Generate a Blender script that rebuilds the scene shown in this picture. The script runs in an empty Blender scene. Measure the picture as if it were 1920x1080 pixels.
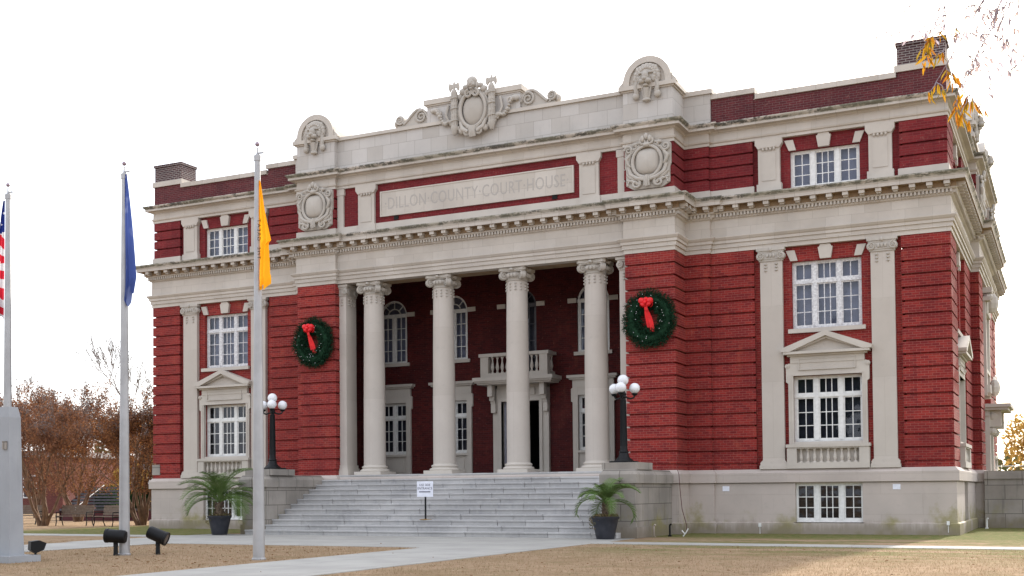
import bpy, math, random
from mathutils import Vector, Matrix, noise
R=math.radians; PI=math.pi
scene=bpy.context.scene
col=scene.collection
random.seed(7)

# ------------------------------------------------------------------ helpers
class MB:
    def __init__(s): s.v=[]; s.f=[]
    def quad(s,*p):
        n=len(s.v); s.v+=[tuple(q) for q in p]; s.f.append(tuple(range(n,n+len(p))))
    def box(s,x0,x1,y0,y1,z0,z1):
        n=len(s.v)
        s.v+=[(x,y,z) for z in(z0,z1) for y in(y0,y1) for x in(x0,x1)]
        for f in((0,2,3,1),(4,5,7,6),(0,1,5,4),(2,6,7,3),(0,4,6,2),(1,3,7,5)): s.f.append(tuple(n+i for i in f))
    def frustum(s,cx,cy,z0,z1,a0,b0,a1,b1):
        n=len(s.v)
        for (z,a,b) in((z0,a0,b0),(z1,a1,b1)):
            s.v+=[(cx-a,cy-b,z),(cx+a,cy-b,z),(cx-a,cy+b,z),(cx+a,cy+b,z)]
        for f in((0,2,3,1),(4,5,7,6),(0,1,5,4),(2,6,7,3),(0,4,6,2),(1,3,7,5)): s.f.append(tuple(n+i for i in f))
    def prism(s,poly,y0,y1):
        """polygon in XZ, extruded along Y"""
        n=len(s.v); k=len(poly)
        s.v+=[(x,y0,z) for x,z in poly]+[(x,y1,z) for x,z in poly]
        s.f.append(tuple(range(n,n+k))); s.f.append(tuple(range(n+2*k-1,n+k-1,-1)))
        for i in range(k): s.f.append((n+(i+1)%k,n+i,n+k+i,n+k+(i+1)%k))
    def prismz(s,poly,z0,z1):
        n=len(s.v); k=len(poly)
        s.v+=[(x,y,z0) for x,y in poly]+[(x,y,z1) for x,y in poly]
        s.f.append(tuple(range(n+k-1,n-1,-1))); s.f.append(tuple(range(n+k,n+2*k)))
        for i in range(k): s.f.append((n+i,n+(i+1)%k,n+k+(i+1)%k,n+k+i))
    def lathe(s,cx,cy,prof,n=16,cz=0):
        b=len(s.v)
        for r,z in prof:
            for i in range(n):
                a=2*PI*i/n; s.v.append((cx+r*math.cos(a),cy+r*math.sin(a),cz+z))
        for j in range(len(prof)-1):
            for i in range(n):
                k=(i+1)%n; s.f.append((b+j*n+i,b+j*n+k,b+(j+1)*n+k,b+(j+1)*n+i))
        s.f.append(tuple(b+i for i in range(n-1,-1,-1))); s.f.append(tuple(b+(len(prof)-1)*n+i for i in range(n)))
    def tube(s,pts,rad,n=8,cap=True):
        pts=[Vector(p) for p in pts]; m=len(pts)
        if not hasattr(rad,'__len__'): rad=[rad]*m
        b=len(s.v); up=Vector((0,0,1)); prev=None
        for i,p in enumerate(pts):
            d=(pts[min(i+1,m-1)]-pts[max(i-1,0)])
            if d.length<1e-9: d=Vector((0,0,1))
            d.normalize()
            if prev is None:
                a=up if abs(d.z)<.9 else Vector((1,0,0))
                u=d.cross(a).normalized()
            else:
                u=prev-d*prev.dot(d)
                if u.length<1e-6: u=d.orthogonal()
                u.normalize()
            prev=u; w=d.cross(u)
            for k in range(n):
                t=2*PI*k/n; q=p+(u*math.cos(t)+w*math.sin(t))*rad[i]; s.v.append(tuple(q))
        for i in range(m-1):
            for k in range(n):
                k2=(k+1)%n; s.f.append((b+i*n+k,b+i*n+k2,b+(i+1)*n+k2,b+(i+1)*n+k))
        if cap:
            s.f.append(tuple(b+i for i in range(n-1,-1,-1))); s.f.append(tuple(b+(m-1)*n+i for i in range(n)))
    def ball(s,c,r,n=10,m=6,rot=None):
        if not hasattr(r,'__len__'): r=(r,r,r)
        b=len(s.v)
        for j in range(m+1):
            t=PI*j/m
            for i in range(n):
                a=2*PI*i/n
                p=Vector((r[0]*math.sin(t)*math.cos(a),r[1]*math.sin(t)*math.sin(a),r[2]*math.cos(t)))
                if rot is not None: p=rot@p
                s.v.append((c[0]+p.x,c[1]+p.y,c[2]+p.z))
        for j in range(m):
            for i in range(n):
                k=(i+1)%n; s.f.append((b+j*n+i,b+(j+1)*n+i,b+(j+1)*n+k,b+j*n+k))
    def build(s,name,mat,parent=None,loc=(0,0,0),smooth=False,rotz=0):
        me=bpy.data.meshes.new(name); me.from_pydata(s.v,[],s.f); me.validate(); me.update()
        if smooth:
            me.polygons.foreach_set('use_smooth',[True]*len(me.polygons)); me.set_sharp_from_angle(angle=R(40))
        me.materials.append(mat)
        o=bpy.data.objects.new(name,me); col.objects.link(o)
        o.location=loc; o.rotation_euler=(0,0,rotz)
        if parent is not None: o.parent=parent
        return o

def offset_path(path,d,closed=False):
    n=len(path); out=[]
    for i in range(n):
        ns=[]
        for a,b in((i-1,i),(i,i+1)):
            if not closed and (a<0 or b>=n): continue
            p=path[a%n]; q=path[b%n]; dx,dy=q[0]-p[0],q[1]-p[1]; l=math.hypot(dx,dy)
            ns.append((dy/l,-dx/l))
        if len(ns)==1: m=ns[0]
        else:
            k=1+ns[0][0]*ns[1][0]+ns[0][1]*ns[1][1]
            m=((ns[0][0]+ns[1][0])/k,(ns[0][1]+ns[1][1])/k)
        out.append((path[i][0]+m[0]*d,path[i][1]+m[1]*d))
    return out
def sweep(mb,path,prof,closed=False,caps=False):
    """prof: list of (out,z) from bottom to top. Outward is to the right of the path."""
    n=len(path); b=len(mb.v); m=len(prof)
    for o,z in prof:
        for x,y in offset_path(path,o,closed): mb.v.append((x,y,z))
    for j in range(m-1):
        for i in range(n if closed else n-1):
            k=(i+1)%n; mb.f.append((b+j*n+i,b+j*n+k,b+(j+1)*n+k,b+(j+1)*n+i))
    if caps and not closed:
        mb.f.append(tuple(b+j*n for j in range(m-1,-1,-1))); mb.f.append(tuple(b+j*n+n-1 for j in range(m)))

def empty(name,loc=(0,0,0),rotz=0):
    o=bpy.data.objects.new(name,None); col.objects.link(o); o.location=loc; o.rotation_euler=(0,0,rotz); o.empty_display_size=.3
    return o
def tag(o,label=None,cat=None,group=None,kind=None):
    if label: o['label']=label
    if cat: o['category']=cat
    if group: o['group']=group
    if kind: o['kind']=kind
    return o
def copy_tree(o,parent=None):
    c=o.copy(); col.objects.link(c)
    if parent is not None: c.parent=parent
    for ch in [q for q in bpy.data.objects if q.parent==o]: copy_tree(ch,c)
    return c
def text_mesh(body,size,extrude,spacing=1.0,align='CENTER'):
    cu=bpy.data.curves.new('lettering','FONT'); cu.body=body; cu.size=size; cu.extrude=extrude
    cu.align_x=align; cu.align_y='CENTER'; cu.space_character=spacing; cu.resolution_u=3
    ob=bpy.data.objects.new('lettering_tmp',cu); col.objects.link(ob)
    dg=bpy.context.evaluated_depsgraph_get(); me=bpy.data.meshes.new_from_object(ob.evaluated_get(dg))
    bpy.data.objects.remove(ob); return me

# ------------------------------------------------------------------ materials
def newmat(name):
    m=bpy.data.materials.new(name); m.use_nodes=True; nt=m.node_tree
    for n in list(nt.nodes): nt.nodes.remove(n)
    out=nt.nodes.new('ShaderNodeOutputMaterial'); bs=nt.nodes.new('ShaderNodeBsdfPrincipled')
    nt.links.new(bs.outputs[0],out.inputs[0]); return m,nt,bs,out
def nd(nt,t,**k):
    n=nt.nodes.new(t)
    for a,b in k.items(): setattr(n,a,b)
    return n
def math_(nt,op,a,b=None,clamp=False):
    n=nt.nodes.new('ShaderNodeMath'); n.operation=op; n.use_clamp=clamp
    for i,x in enumerate((a,b)):
        if x is None: continue
        if isinstance(x,(int,float)): n.inputs[i].default_value=x
        else: nt.links.new(x,n.inputs[i])
    return n.outputs[0]
def noise_(nt,vec,scale,detail=4,rough=.55):
    n=nt.nodes.new('ShaderNodeTexNoise'); n.inputs['Scale'].default_value=scale; n.inputs['Detail'].default_value=detail; n.inputs['Roughness'].default_value=rough
    if vec is not None: nt.links.new(vec,n.inputs['Vector'])
    return n.outputs['Fac']
def mixc(nt,fac,a,b):
    n=nt.nodes.new('ShaderNodeMix'); n.data_type='RGBA'
    if isinstance(fac,(int,float)): n.inputs[0].default_value=fac
    else: nt.links.new(fac,n.inputs[0])
    for i,x in((6,a),(7,b)):
        if isinstance(x,tuple): n.inputs[i].default_value=(*x,1) if len(x)==3 else x
        else: nt.links.new(x,n.inputs[i])
    return n.outputs[2]
def ramp(nt,fac,lo,hi):
    n=nt.nodes.new('ShaderNodeMapRange'); n.inputs[1].default_value=lo; n.inputs[2].default_value=hi; n.interpolation_type='SMOOTHSTEP'
    nt.links.new(fac,n.inputs[0]); return n.outputs[0]
def objco(nt): return nd(nt,'ShaderNodeTexCoord').outputs['Object']
def scalev(nt,vec,s):
    n=nd(nt,'ShaderNodeVectorMath',operation='MULTIPLY'); nt.links.new(vec,n.inputs[0]); n.inputs[1].default_value=s; return n.outputs[0]
def wallco(nt):
    """(along-the-wall, height) coordinates for upright faces"""
    co=objco(nt); s=nd(nt,'ShaderNodeSeparateXYZ'); nt.links.new(co,s.inputs[0])
    g=nd(nt,'ShaderNodeTexCoord'); sn=nd(nt,'ShaderNodeSeparateXYZ'); nt.links.new(g.outputs['Normal'],sn.inputs[0])
    ax=math_(nt,'GREATER_THAN',math_(nt,'ABSOLUTE',sn.outputs[0]),.6)
    u=math_(nt,'ADD',math_(nt,'MULTIPLY',s.outputs[1],ax),math_(nt,'MULTIPLY',s.outputs[0],math_(nt,'SUBTRACT',1.0,ax)))
    c=nd(nt,'ShaderNodeCombineXYZ'); nt.links.new(u,c.inputs[0]); nt.links.new(s.outputs[2],c.inputs[1]); return c.outputs[0],s.outputs[2],co
def bump(nt,bs,h,strength=.3,dist=.01):
    b=nd(nt,'ShaderNodeBump'); b.inputs['Strength'].default_value=strength; b.inputs['Distance'].default_value=dist
    nt.links.new(h,b.inputs['Height']); nt.links.new(b.outputs[0],bs.inputs['Normal'])

def brick_mat(name,c1,c2,mortar,var=.5,old=0):
    m,nt,bs,out=newmat(name); v,z,co=wallco(nt)
    br=nd(nt,'ShaderNodeTexBrick'); nt.links.new(v,br.inputs['Vector'])
    br.inputs['Scale'].default_value=1; br.inputs['Brick Width'].default_value=.215; br.inputs['Row Height'].default_value=.075
    br.inputs['Mortar Size'].default_value=.0055 if not old else .011; br.inputs['Mortar Smooth'].default_value=.2; br.inputs['Bias'].default_value=-.1
    br.inputs['Color1'].default_value=(*c1,1); br.inputs['Color2'].default_value=(*c2,1); br.inputs['Mortar'].default_value=(*mortar,1)
    n1=noise_(nt,co,.45,5); n2=noise_(nt,scalev(nt,co,(1,1,.35)),2.2,5,.65); n3=noise_(nt,co,11,3)
    c=mixc(nt,ramp(nt,n1,.35,.7),br.outputs['Color'],mixc(nt,.38,br.outputs['Color'],(c2[0]*.45,c2[1]*.5,c2[2]*.6)))
    c=mixc(nt,math_(nt,'MULTIPLY',ramp(nt,n2,.54,.74),.42),c,(c1[0]*1.25,c1[1]*2.9,c1[2]*2.1)) if not old else c
    nv=noise_(nt,scalev(nt,co,(3.2,3.2,.16)),1.0,5,.7)
    c=mixc(nt,math_(nt,'MULTIPLY',ramp(nt,nv,.56,.76),.40),c,(c2[0]*.42,c2[1]*.7,c2[2]*.8))
    c=mixc(nt,math_(nt,'MULTIPLY',ramp(nt,n3,.60,.78),.30),c,(.36,.19,.15))
    c=mixc(nt,math_(nt,'MULTIPLY',ramp(nt,n3,.30,.20),.5),c,(c2[0]*.4,c2[1]*.4,c2[2]*.4))
    nt.links.new(c,bs.inputs['Base Color']); bs.inputs['Roughness'].default_value=.85; bs.inputs['Specular IOR Level'].default_value=.25
    h=math_(nt,'SUBTRACT',math_(nt,'MULTIPLY',n3,.4),br.outputs['Fac']); bump(nt,bs,h,.5,.008)
    return m
def stone_mat(name,base,alt,joints=None,stain=.25,weather=False,bw=.75,bh=.3,dark=(.16,.14,.12),algae=False,rough=.8,jc=.55,island=False,ms=.006):
    m,nt,bs,out=newmat(name); v,z,co=wallco(nt)
    n1=noise_(nt,co,.7,5); n2=noise_(nt,co,7,5,.6); n3=noise_(nt,scalev(nt,co,(2.6,2.6,.28)),1.3,6,.7)
    c=mixc(nt,ramp(nt,n1,.3,.7),base,alt)
    if joints:
        br=nd(nt,'ShaderNodeTexBrick'); nt.links.new(v,br.inputs['Vector'])
        br.inputs['Scale'].default_value=1; br.inputs['Brick Width'].default_value=bw; br.inputs['Row Height'].default_value=bh
        br.inputs['Mortar Size'].default_value=ms; br.inputs['Mortar Smooth'].default_value=.3
        br.inputs['Color1'].default_value=(1.04,1.04,1.05,1); br.inputs['Color2'].default_value=(.86,.84,.82,1); br.inputs['Mortar'].default_value=(jc,jc*.95,jc*.9,1)
        mx=nd(nt,'ShaderNodeMix',data_type='RGBA',blend_type='MULTIPLY'); mx.inputs[0].default_value=joints
        nt.links.new(c,mx.inputs[6]); nt.links.new(br.outputs['Color'],mx.inputs[7]); c=mx.outputs[2]
    if island:
        ri=nd(nt,'ShaderNodeNewGeometry').outputs['Random Per Island']
        c=mixc(nt,math_(nt,'MULTIPLY',ri,.55),c,tuple(x*.62 for x in base)); c=mixc(nt,math_(nt,'MULTIPLY',ramp(nt,n2,.5,.75),.35),c,tuple(x*1.25 for x in base))
    c=mixc(nt,math_(nt,'MULTIPLY',ramp(nt,n2,.55,.8),.22),c,tuple(x*.6 for x in base))
    c=mixc(nt,math_(nt,'MULTIPLY',ramp(nt,n3,.55,.82),stain),c,dark)
    if weather:
        # dark lichen and soot growing in runs on the drip mouldings
        n4=noise_(nt,scalev(nt,co,(1.1,1.1,3.0)),1.7,6,.75); n5=noise_(nt,co,9,4,.7)
        geo=nd(nt,'ShaderNodeNewGeometry'); sg=nd(nt,'ShaderNodeSeparateXYZ'); nt.links.new(geo.outputs['Normal'],sg.inputs[0])
        bandz=None
        for zz,hw in((10.82,.13),(13.30,.14)):
            d=math_(nt,'ABSOLUTE',math_(nt,'SUBTRACT',z,zz)); k=ramp(nt,d,hw,hw*.45)
            bandz=k if bandz is None else math_(nt,'MAXIMUM',bandz,k)
        k=math_(nt,'MULTIPLY',bandz,ramp(nt,n4,.43,.53)); k=math_(nt,'MULTIPLY',k,ramp(nt,n5,.30,.50))
        c=mixc(nt,math_(nt,'MULTIPLY',k,.88,True),c,(.040,.040,.034))
        c=mixc(nt,math_(nt,'MULTIPLY',math_(nt,'MULTIPLY',bandz,.45),ramp(nt,n1,.4,.6)),c,(.24,.23,.16))
    if algae:
        n6=noise_(nt,co,.55,4,.6); n7=noise_(nt,co,3.5,5,.7)
        k=math_(nt,'MULTIPLY',ramp(nt,math_(nt,'ADD',z,math_(nt,'MULTIPLY',n7,-1.5)),.25,-.55),ramp(nt,n6,.44,.56))
        c=mixc(nt,math_(nt,'MULTIPLY',k,.75),c,(.23,.205,.05))
        k=math_(nt,'MULTIPLY',ramp(nt,math_(nt,'ADD',z,math_(nt,'MULTIPLY',n3,-.8)),.1,-.3),.7)
        c=mixc(nt,k,c,(.20,.165,.12))
    nt.links.new(c,bs.inputs['Base Color']); bs.inputs['Roughness'].default_value=rough; bs.inputs['Specular IOR Level'].default_value=.25
    h=n2
    if joints: h=math_(nt,'SUBTRACT',math_(nt,'MULTIPLY',n2,.3),br.outputs['Fac'])
    bump(nt,bs,h,.35,.008)
    return m
def plain_mat(name,c,rough=.6,metal=0,var=.12,scale=6,spec=.4,c2=None):
    m,nt,bs,out=newmat(name); co=objco(nt); n=noise_(nt,co,scale,4)
    cc=mixc(nt,ramp(nt,n,.3,.7),c,c2 or tuple(x*(1-var) for x in c))
    nt.links.new(cc,bs.inputs['Base Color']); bs.inputs['Roughness'].default_value=rough; bs.inputs['Metallic'].default_value=metal
    bs.inputs['Specular IOR Level'].default_value=spec
    return m
M={}
M['brick']=brick_mat('red_brick',(.290,.028,.023),(.165,.014,.016),(.32,.115,.09))
M['porch_brick']=brick_mat('dark_porch_brick',(.095,.011,.010),(.050,.007,.008),(.08,.028,.025))  # darker brick colour for the porch walls
M['attic_brick']=brick_mat('attic_red_brick',(.205,.019,.022),(.135,.012,.016),(.19,.055,.05))
M['old_brick']=brick_mat('weathered_brick',(.085,.038,.040),(.050,.026,.030),(.30,.27,.25),old=1)
M['parapet_brick']=brick_mat('parapet_brick',(.125,.024,.028),(.080,.018,.022),(.17,.11,.10))
ST=(.545,.495,.435); ST2=(.46,.415,.365)
M['stone']=stone_mat('terracotta_ashlar',ST,ST2,joints=.55,stain=.14,bw=.78,bh=.62)
M['block']=stone_mat('terracotta_blocks',(.53,.50,.465),(.465,.44,.41),joints=.9,stain=.28,bw=.66,bh=.52)
M['plain']=stone_mat('dressed_stone',ST,ST2,stain=.12)
M['shaft']=stone_mat('limestone_shaft',(.515,.465,.41),(.47,.42,.37),joints=.35,stain=.08,bw=30,bh=2.42,jc=.7)
M['cornice']=stone_mat('weathered_cornice',ST,ST2,joints=.75,stain=.22,weather=True,bw=.62,bh=20)
M['carved']=stone_mat('carved_stone',(.48,.44,.39),(.39,.355,.31),stain=.35)
M['cut_shade']=stone_mat('cut_shade_stone',(.41,.375,.34),(.37,.34,.31),stain=.2)  # shade of cut letters put into a darker tone; letters sit proud
M['found']=stone_mat('foundation_stone',(.485,.42,.375),(.425,.37,.33),joints=.32,stain=.25,bw=2.4,bh=.62,algae=True)
M['cheek']=stone_mat('soiled_granite_wall',(.36,.325,.285),(.235,.215,.19),joints=.75,stain=.6,bw=1.1,bh=.50,dark=(.075,.07,.062),algae=True,jc=.3,ms=.014)
M['granite']=stone_mat('granite_steps',(.50,.485,.47),(.37,.36,.355),island=True,stain=.6,bw=1.35,bh=.1708,dark=(.17,.18,.20),jc=.32)
M['floor']=stone_mat('porch_floor',(.46,.44,.41),(.40,.385,.36),stain=.2)
M['white']=plain_mat('white_paint',(.76,.75,.72),.5,var=.15,scale=9)
M['white_old']=plain_mat('peeling_white_paint',(.74,.73,.72),.6,c2=(.50,.49,.50),scale=14)
M['dark']=plain_mat('dark_interior',(.012,.011,.011),.9)
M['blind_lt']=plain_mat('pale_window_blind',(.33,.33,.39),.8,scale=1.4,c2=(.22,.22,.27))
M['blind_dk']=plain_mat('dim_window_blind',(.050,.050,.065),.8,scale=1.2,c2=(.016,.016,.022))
M['curtain']=plain_mat('white_curtain',(.55,.55,.60),.8,scale=2)
M['black']=plain_mat('black_painted_iron',(.006,.006,.007),.5,spec=.25)
M['soffit']=plain_mat('tan_soffit_paint',(.30,.205,.12),.8,c2=(.22,.15,.09),scale=3)
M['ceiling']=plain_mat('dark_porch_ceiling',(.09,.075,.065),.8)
M['alu']=plain_mat('brushed_aluminium_pole',(.43,.425,.425),.48,metal=.45,c2=(.35,.345,.345),scale=2)
M['globe']=plain_mat('opal_glass_globe',(.80,.80,.82),.15,spec=.5)
M['ball']=plain_mat('dull_gilt_ball',(.34,.26,.30),.35,metal=.5)
M['pot']=plain_mat('dark_glazed_planter',(.020,.022,.030),.5,c2=(.035,.036,.045),scale=5)
M['soil']=plain_mat('potting_mulch',(.12,.075,.05),.95,scale=20,c2=(.05,.035,.025))
M['frond']=plain_mat('palm_green',(.075,.135,.030),.7,scale=3,c2=(.13,.18,.06),spec=.15)
M['palmtrunk']=plain_mat('palm_trunk_fibre',(.17,.12,.08),.95,scale=14,c2=(.07,.05,.035))
M['weed']=plain_mat('trailing_plant_leaf',(.10,.11,.035),.7,scale=9,c2=(.16,.09,.04))
M['needle']=plain_mat('wreath_needles',(.007,.026,.013),.9,scale=12,c2=(.016,.048,.024),spec=.1)
M['ribbon']=plain_mat('red_satin_ribbon',(.80,.015,.020),.45,c2=(.62,.01,.015))
M['sign']=plain_mat('white_sign_board',(.78,.79,.86),.5)
M['ink']=plain_mat('sign_ink',(.05,.045,.075),.6)
M['rust']=plain_mat('rusty_base',(.30,.17,.04),.9)
M['wood']=plain_mat('bench_wood',(.20,.145,.105),.8,scale=8,c2=(.13,.095,.07))
M['lens']=plain_mat('floodlight_lens',(.06,.06,.07),.2,spec=.5)
M['bark']=plain_mat('crape_myrtle_bark',(.21,.12,.065),.85,scale=5,c2=(.11,.06,.035))
M['twig']=plain_mat('grey_twig_bark',(.20,.155,.14),.9,scale=6)
M['slate']=plain_mat('bleacher_metal',(.10,.10,.11),.6,c2=(.06,.06,.07))
M['maroon']=plain_mat('maroon_panel',(.09,.018,.022),.7)
M['roofing']=plain_mat('grey_roofing',(.18,.17,.165),.9)
def glass_mat():
    m=bpy.data.materials.new('window_glass'); m.use_nodes=True; nt=m.node_tree
    for n in list(nt.nodes): nt.nodes.remove(n)
    out=nd(nt,'ShaderNodeOutputMaterial'); t=nd(nt,'ShaderNodeBsdfTransparent'); t.inputs[0].default_value=(.80,.83,.90,1)
    g=nd(nt,'ShaderNodeBsdfGlossy'); g.inputs['Roughness'].default_value=.03; g.inputs['Color'].default_value=(.9,.92,1,1)
    f=nd(nt,'ShaderNodeFresnel'); f.inputs[0].default_value=1.5
    n=nd(nt,'ShaderNodeTexNoise'); n.inputs['Scale'].default_value=1.6; nt.links.new(objco(nt),n.inputs['Vector'])
    b=nd(nt,'ShaderNodeBump'); b.inputs['Strength'].default_value=.12; b.inputs['Distance'].default_value=.05; nt.links.new(n.outputs['Fac'],b.inputs['Height']); nt.links.new(b.outputs[0],g.inputs['Normal'])
    mx=nd(nt,'ShaderNodeMixShader'); nt.links.new(f.outputs[0],mx.inputs[0]); nt.links.new(t.outputs[0],mx.inputs[1]); nt.links.new(g.outputs[0],mx.inputs[2]); nt.links.new(mx.outputs[0],out.inputs[0]); return m
M['glass']=glass_mat()
def leaf_mat(name,cols,scale=1.2,trans=.35,fine=.5):
    """leaf-by-leaf tint, with light passing through the blade"""
    m=bpy.data.materials.new(name); m.use_nodes=True; nt=m.node_tree
    for n in list(nt.nodes): nt.nodes.remove(n)
    out=nd(nt,'ShaderNodeOutputMaterial'); co=objco(nt)
    geo=nd(nt,'ShaderNodeNewGeometry')
    rnd=geo.outputs['Random Per Island']
    cr=nd(nt,'ShaderNodeValToRGB'); nt.links.new(math_(nt,'ADD',math_(nt,'MULTIPLY',rnd,fine),math_(nt,'MULTIPLY',noise_(nt,co,scale,3),1-fine)),cr.inputs[0])
    el=cr.color_ramp.elements
    el[0].position=0; el[0].color=(*cols[0],1); el[1].position=1; el[1].color=(*cols[-1],1)
    for i,c in enumerate(cols[1:-1]):
        e=el.new((i+1)/(len(cols)-1)); e.color=(*c,1)
    d=nd(nt,'ShaderNodeBsdfDiffuse'); t=nd(nt,'ShaderNodeBsdfTranslucent'); mx=nd(nt,'ShaderNodeMixShader'); mx.inputs[0].default_value=trans
    nt.links.new(cr.outputs[0],d.inputs[0]); nt.links.new(cr.outputs[0],t.inputs[0])
    nt.links.new(d.outputs[0],mx.inputs[1]); nt.links.new(t.outputs[0],mx.inputs[2]); nt.links.new(mx.outputs[0],out.inputs[0]); return m
M['leaf_rust']=leaf_mat('rusty_autumn_leaves',[(.055,.032,.028),(.12,.058,.036),(.21,.095,.05),(.32,.15,.06),(.55,.18,.03)])
M['leaf_rust2']=leaf_mat('brown_autumn_leaves',[(.060,.036,.032),(.13,.064,.044),(.21,.10,.06),(.30,.15,.08),(.50,.17,.04)])
M['leaf_gold']=leaf_mat('golden_autumn_leaves',[(.18,.12,.05),(.40,.26,.08),(.55,.36,.10),(.34,.20,.08)])
M['leaf_pale']=leaf_mat('washed_out_oak_leaves',[(.30,.26,.30),(.48,.42,.48),(.50,.36,.30),(.62,.58,.62)],trans=.55,fine=.9)  # backlit, overexposed pallor put into the leaf colour
M['pale_twig']=plain_mat('washed_out_twigs',(.34,.30,.34),.9,scale=9)  # same backlit pallor put into the twig colour
M['leaf_oak']=leaf_mat('yellow_oak_leaves',[(.16,.14,.03),(.42,.27,.03),(.55,.28,.02),(.50,.18,.02),(.30,.16,.05)],trans=.45,fine=.85)
M['leaf_green']=leaf_mat('dark_green_leaves',[(.02,.04,.018),(.03,.065,.025),(.05,.09,.03)])
M['leaf_wood']=leaf_mat('distant_mixed_leaves',[(.06,.05,.03),(.10,.075,.035),(.07,.08,.03),(.16,.11,.04)])
M['leaf_dead']=leaf_mat('fallen_leaves',[(.10,.05,.025),(.20,.09,.035),(.26,.13,.05)],trans=.1)
M['blade']=leaf_mat('dormant_grass_blades',[(.20,.14,.08),(.31,.22,.13),(.37,.275,.17),(.17,.16,.065)],trans=.25,scale=.6)

# ------------------------------------------------------------------ ground
def ground_mat():
    m,nt,bs,out=newmat('dormant_lawn'); co=objco(nt); s=nd(nt,'ShaderNodeSeparateXYZ'); nt.links.new(co,s.inputs[0])
    n1=noise_(nt,co,.5,5,.6); n2=noise_(nt,co,4,6,.7); n3=noise_(nt,co,30,4,.7); n4=noise_(nt,scalev(nt,co,(.35,1,1)),.9,5,.6)
    c=mixc(nt,ramp(nt,n2,.3,.7),(.27,.180,.108),(.385,.275,.180))
    n8=noise_(nt,co,1.3,5,.7)
    c=mixc(nt,math_(nt,'MULTIPLY',ramp(nt,n1,.48,.66),.45),c,(.21,.145,.075)); c=mixc(nt,math_(nt,'MULTIPLY',ramp(nt,n8,.52,.66),.5),c,(.20,.17,.085)); c=mixc(nt,math_(nt,'MULTIPLY',ramp(nt,n8,.46,.34),.4),c,(.45,.33,.215))
    c=mixc(nt,math_(nt,'MULTIPLY',ramp(nt,n3,.5,.75),.4),c,(.14,.095,.05))
    # green patches that kept growing
    g=math_(nt,'MULTIPLY',ramp(nt,n4,.42,.54),ramp(nt,s.outputs[0],6.8,9.5))
    g=math_(nt,'MULTIPLY',g,ramp(nt,s.outputs[1],-16.5,-11))
    g2=ramp(nt,math_(nt,'ADD',s.outputs[1],math_(nt,'MULTIPLY',n2,3.0)),-3.4,-1.6)
    g3=math_(nt,'MULTIPLY',ramp(nt,math_(nt,'MULTIPLY',s.outputs[0],-1.0),7.6,8.2),ramp(nt,s.outputs[1],-6.9,-6.4))
    gg=math_(nt,'MAXIMUM',math_(nt,'MULTIPLY',g,.75),math_(nt,'MAXIMUM',g2,g3))
    far=ramp(nt,math_(nt,'MULTIPLY',s.outputs[0],-1.0),20.5,17.0)
    far2=math_(nt,'MULTIPLY',far,ramp(nt,s.outputs[1],40,20))
    gg=math_(nt,'MULTIPLY',gg,far2)
    gc=mixc(nt,ramp(nt,n3,.35,.65),(.065,.105,.022),(.12,.16,.04))
    gc=mixc(nt,math_(nt,'MULTIPLY',ramp(nt,n2,.42,.6),.75),gc,(.23,.175,.085))
    c=mixc(nt,math_(nt,'MULTIPLY',gg,.9),c,gc)
    nt.links.new(c,bs.inputs['Base Color']); bs.inputs['Roughness'].default_value=1; bs.inputs['Specular IOR Level'].default_value=.05
    bump(nt,bs,math_(nt,'ADD',n3,n2),.8,.03); return m
M['lawn']=ground_mat()
def paving_mat():
    m,nt,bs,out=newmat('concrete_walk'); co=objco(nt); n1=noise_(nt,co,.8,5); n2=noise_(nt,co,9,5,.7); n3=noise_(nt,scalev(nt,co,(1,.4,1)),1.6,5,.7)
    c=mixc(nt,ramp(nt,n1,.3,.7),(.385,.37,.335),(.32,.305,.28))
    c=mixc(nt,math_(nt,'MULTIPLY',ramp(nt,n3,.55,.8),.45),c,(.22,.205,.19))
    c=mixc(nt,math_(nt,'MULTIPLY',ramp(nt,n2,.6,.8),.3),c,(.20,.19,.18))
    br=nd(nt,'ShaderNodeTexBrick'); nt.links.new(co,br.inputs['Vector']); br.offset=0
    for k,v in(('Scale',1),('Brick Width',1.7),('Row Height',1.7),('Mortar Size',.008),('Mortar Smooth',.1)): br.inputs[k].default_value=v
    br.inputs['Color1'].default_value=(1,1,1,1); br.inputs['Color2'].default_value=(.93,.93,.92,1); br.inputs['Mortar'].default_value=(.35,.34,.33,1)
    mx=nd(nt,'ShaderNodeMix',data_type='RGBA',blend_type='MULTIPLY'); mx.inputs[0].default_value=.8; nt.links.new(c,mx.inputs[6]); nt.links.new(br.outputs['Color'],mx.inputs[7])
    nt.links.new(mx.outputs[2],bs.inputs['Base Color']); bs.inputs['Roughness'].default_value=.9; bump(nt,bs,n2,.3,.004); return m
M['walk']=paving_mat()
g=MB(); g.quad((-500,-300,0),(500,-300,0),(500,700,0),(-500,700,0)); tag(g.build('ground',M['lawn']),kind='structure')
def sheet(name,poly,z,mat):
    b=MB(); b.prismz(poly,-.05,z); return tag(b.build(name,mat),kind='structure')
sheet('forecourt_pavement',[(-8.1,-12.35),(-4.4,-12.35),(-4.4,-12.35),(3.2,-12.35),(3.95,-12.55),(7.1,-12.55),(7.1,-5.3),(-8.1,-5.3)],.010,M['walk'])
sheet('main_path',[(4.15,-36),(7.15,-36),(7.1,-12.55),(3.95,-12.55)],.014,M['walk'])
sheet('side_path',[(-7.6,-40),(-4.4,-40),(-4.4,-12.35),(-7.6,-12.35)],.014,M['walk'])
sheet('right_path',[(7.1,-9.0),(17.6,-9.2),(40,-9.3),(40,-8.05),(17.6,-7.95),(7.1,-7.75)],.014,M['walk'])
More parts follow.
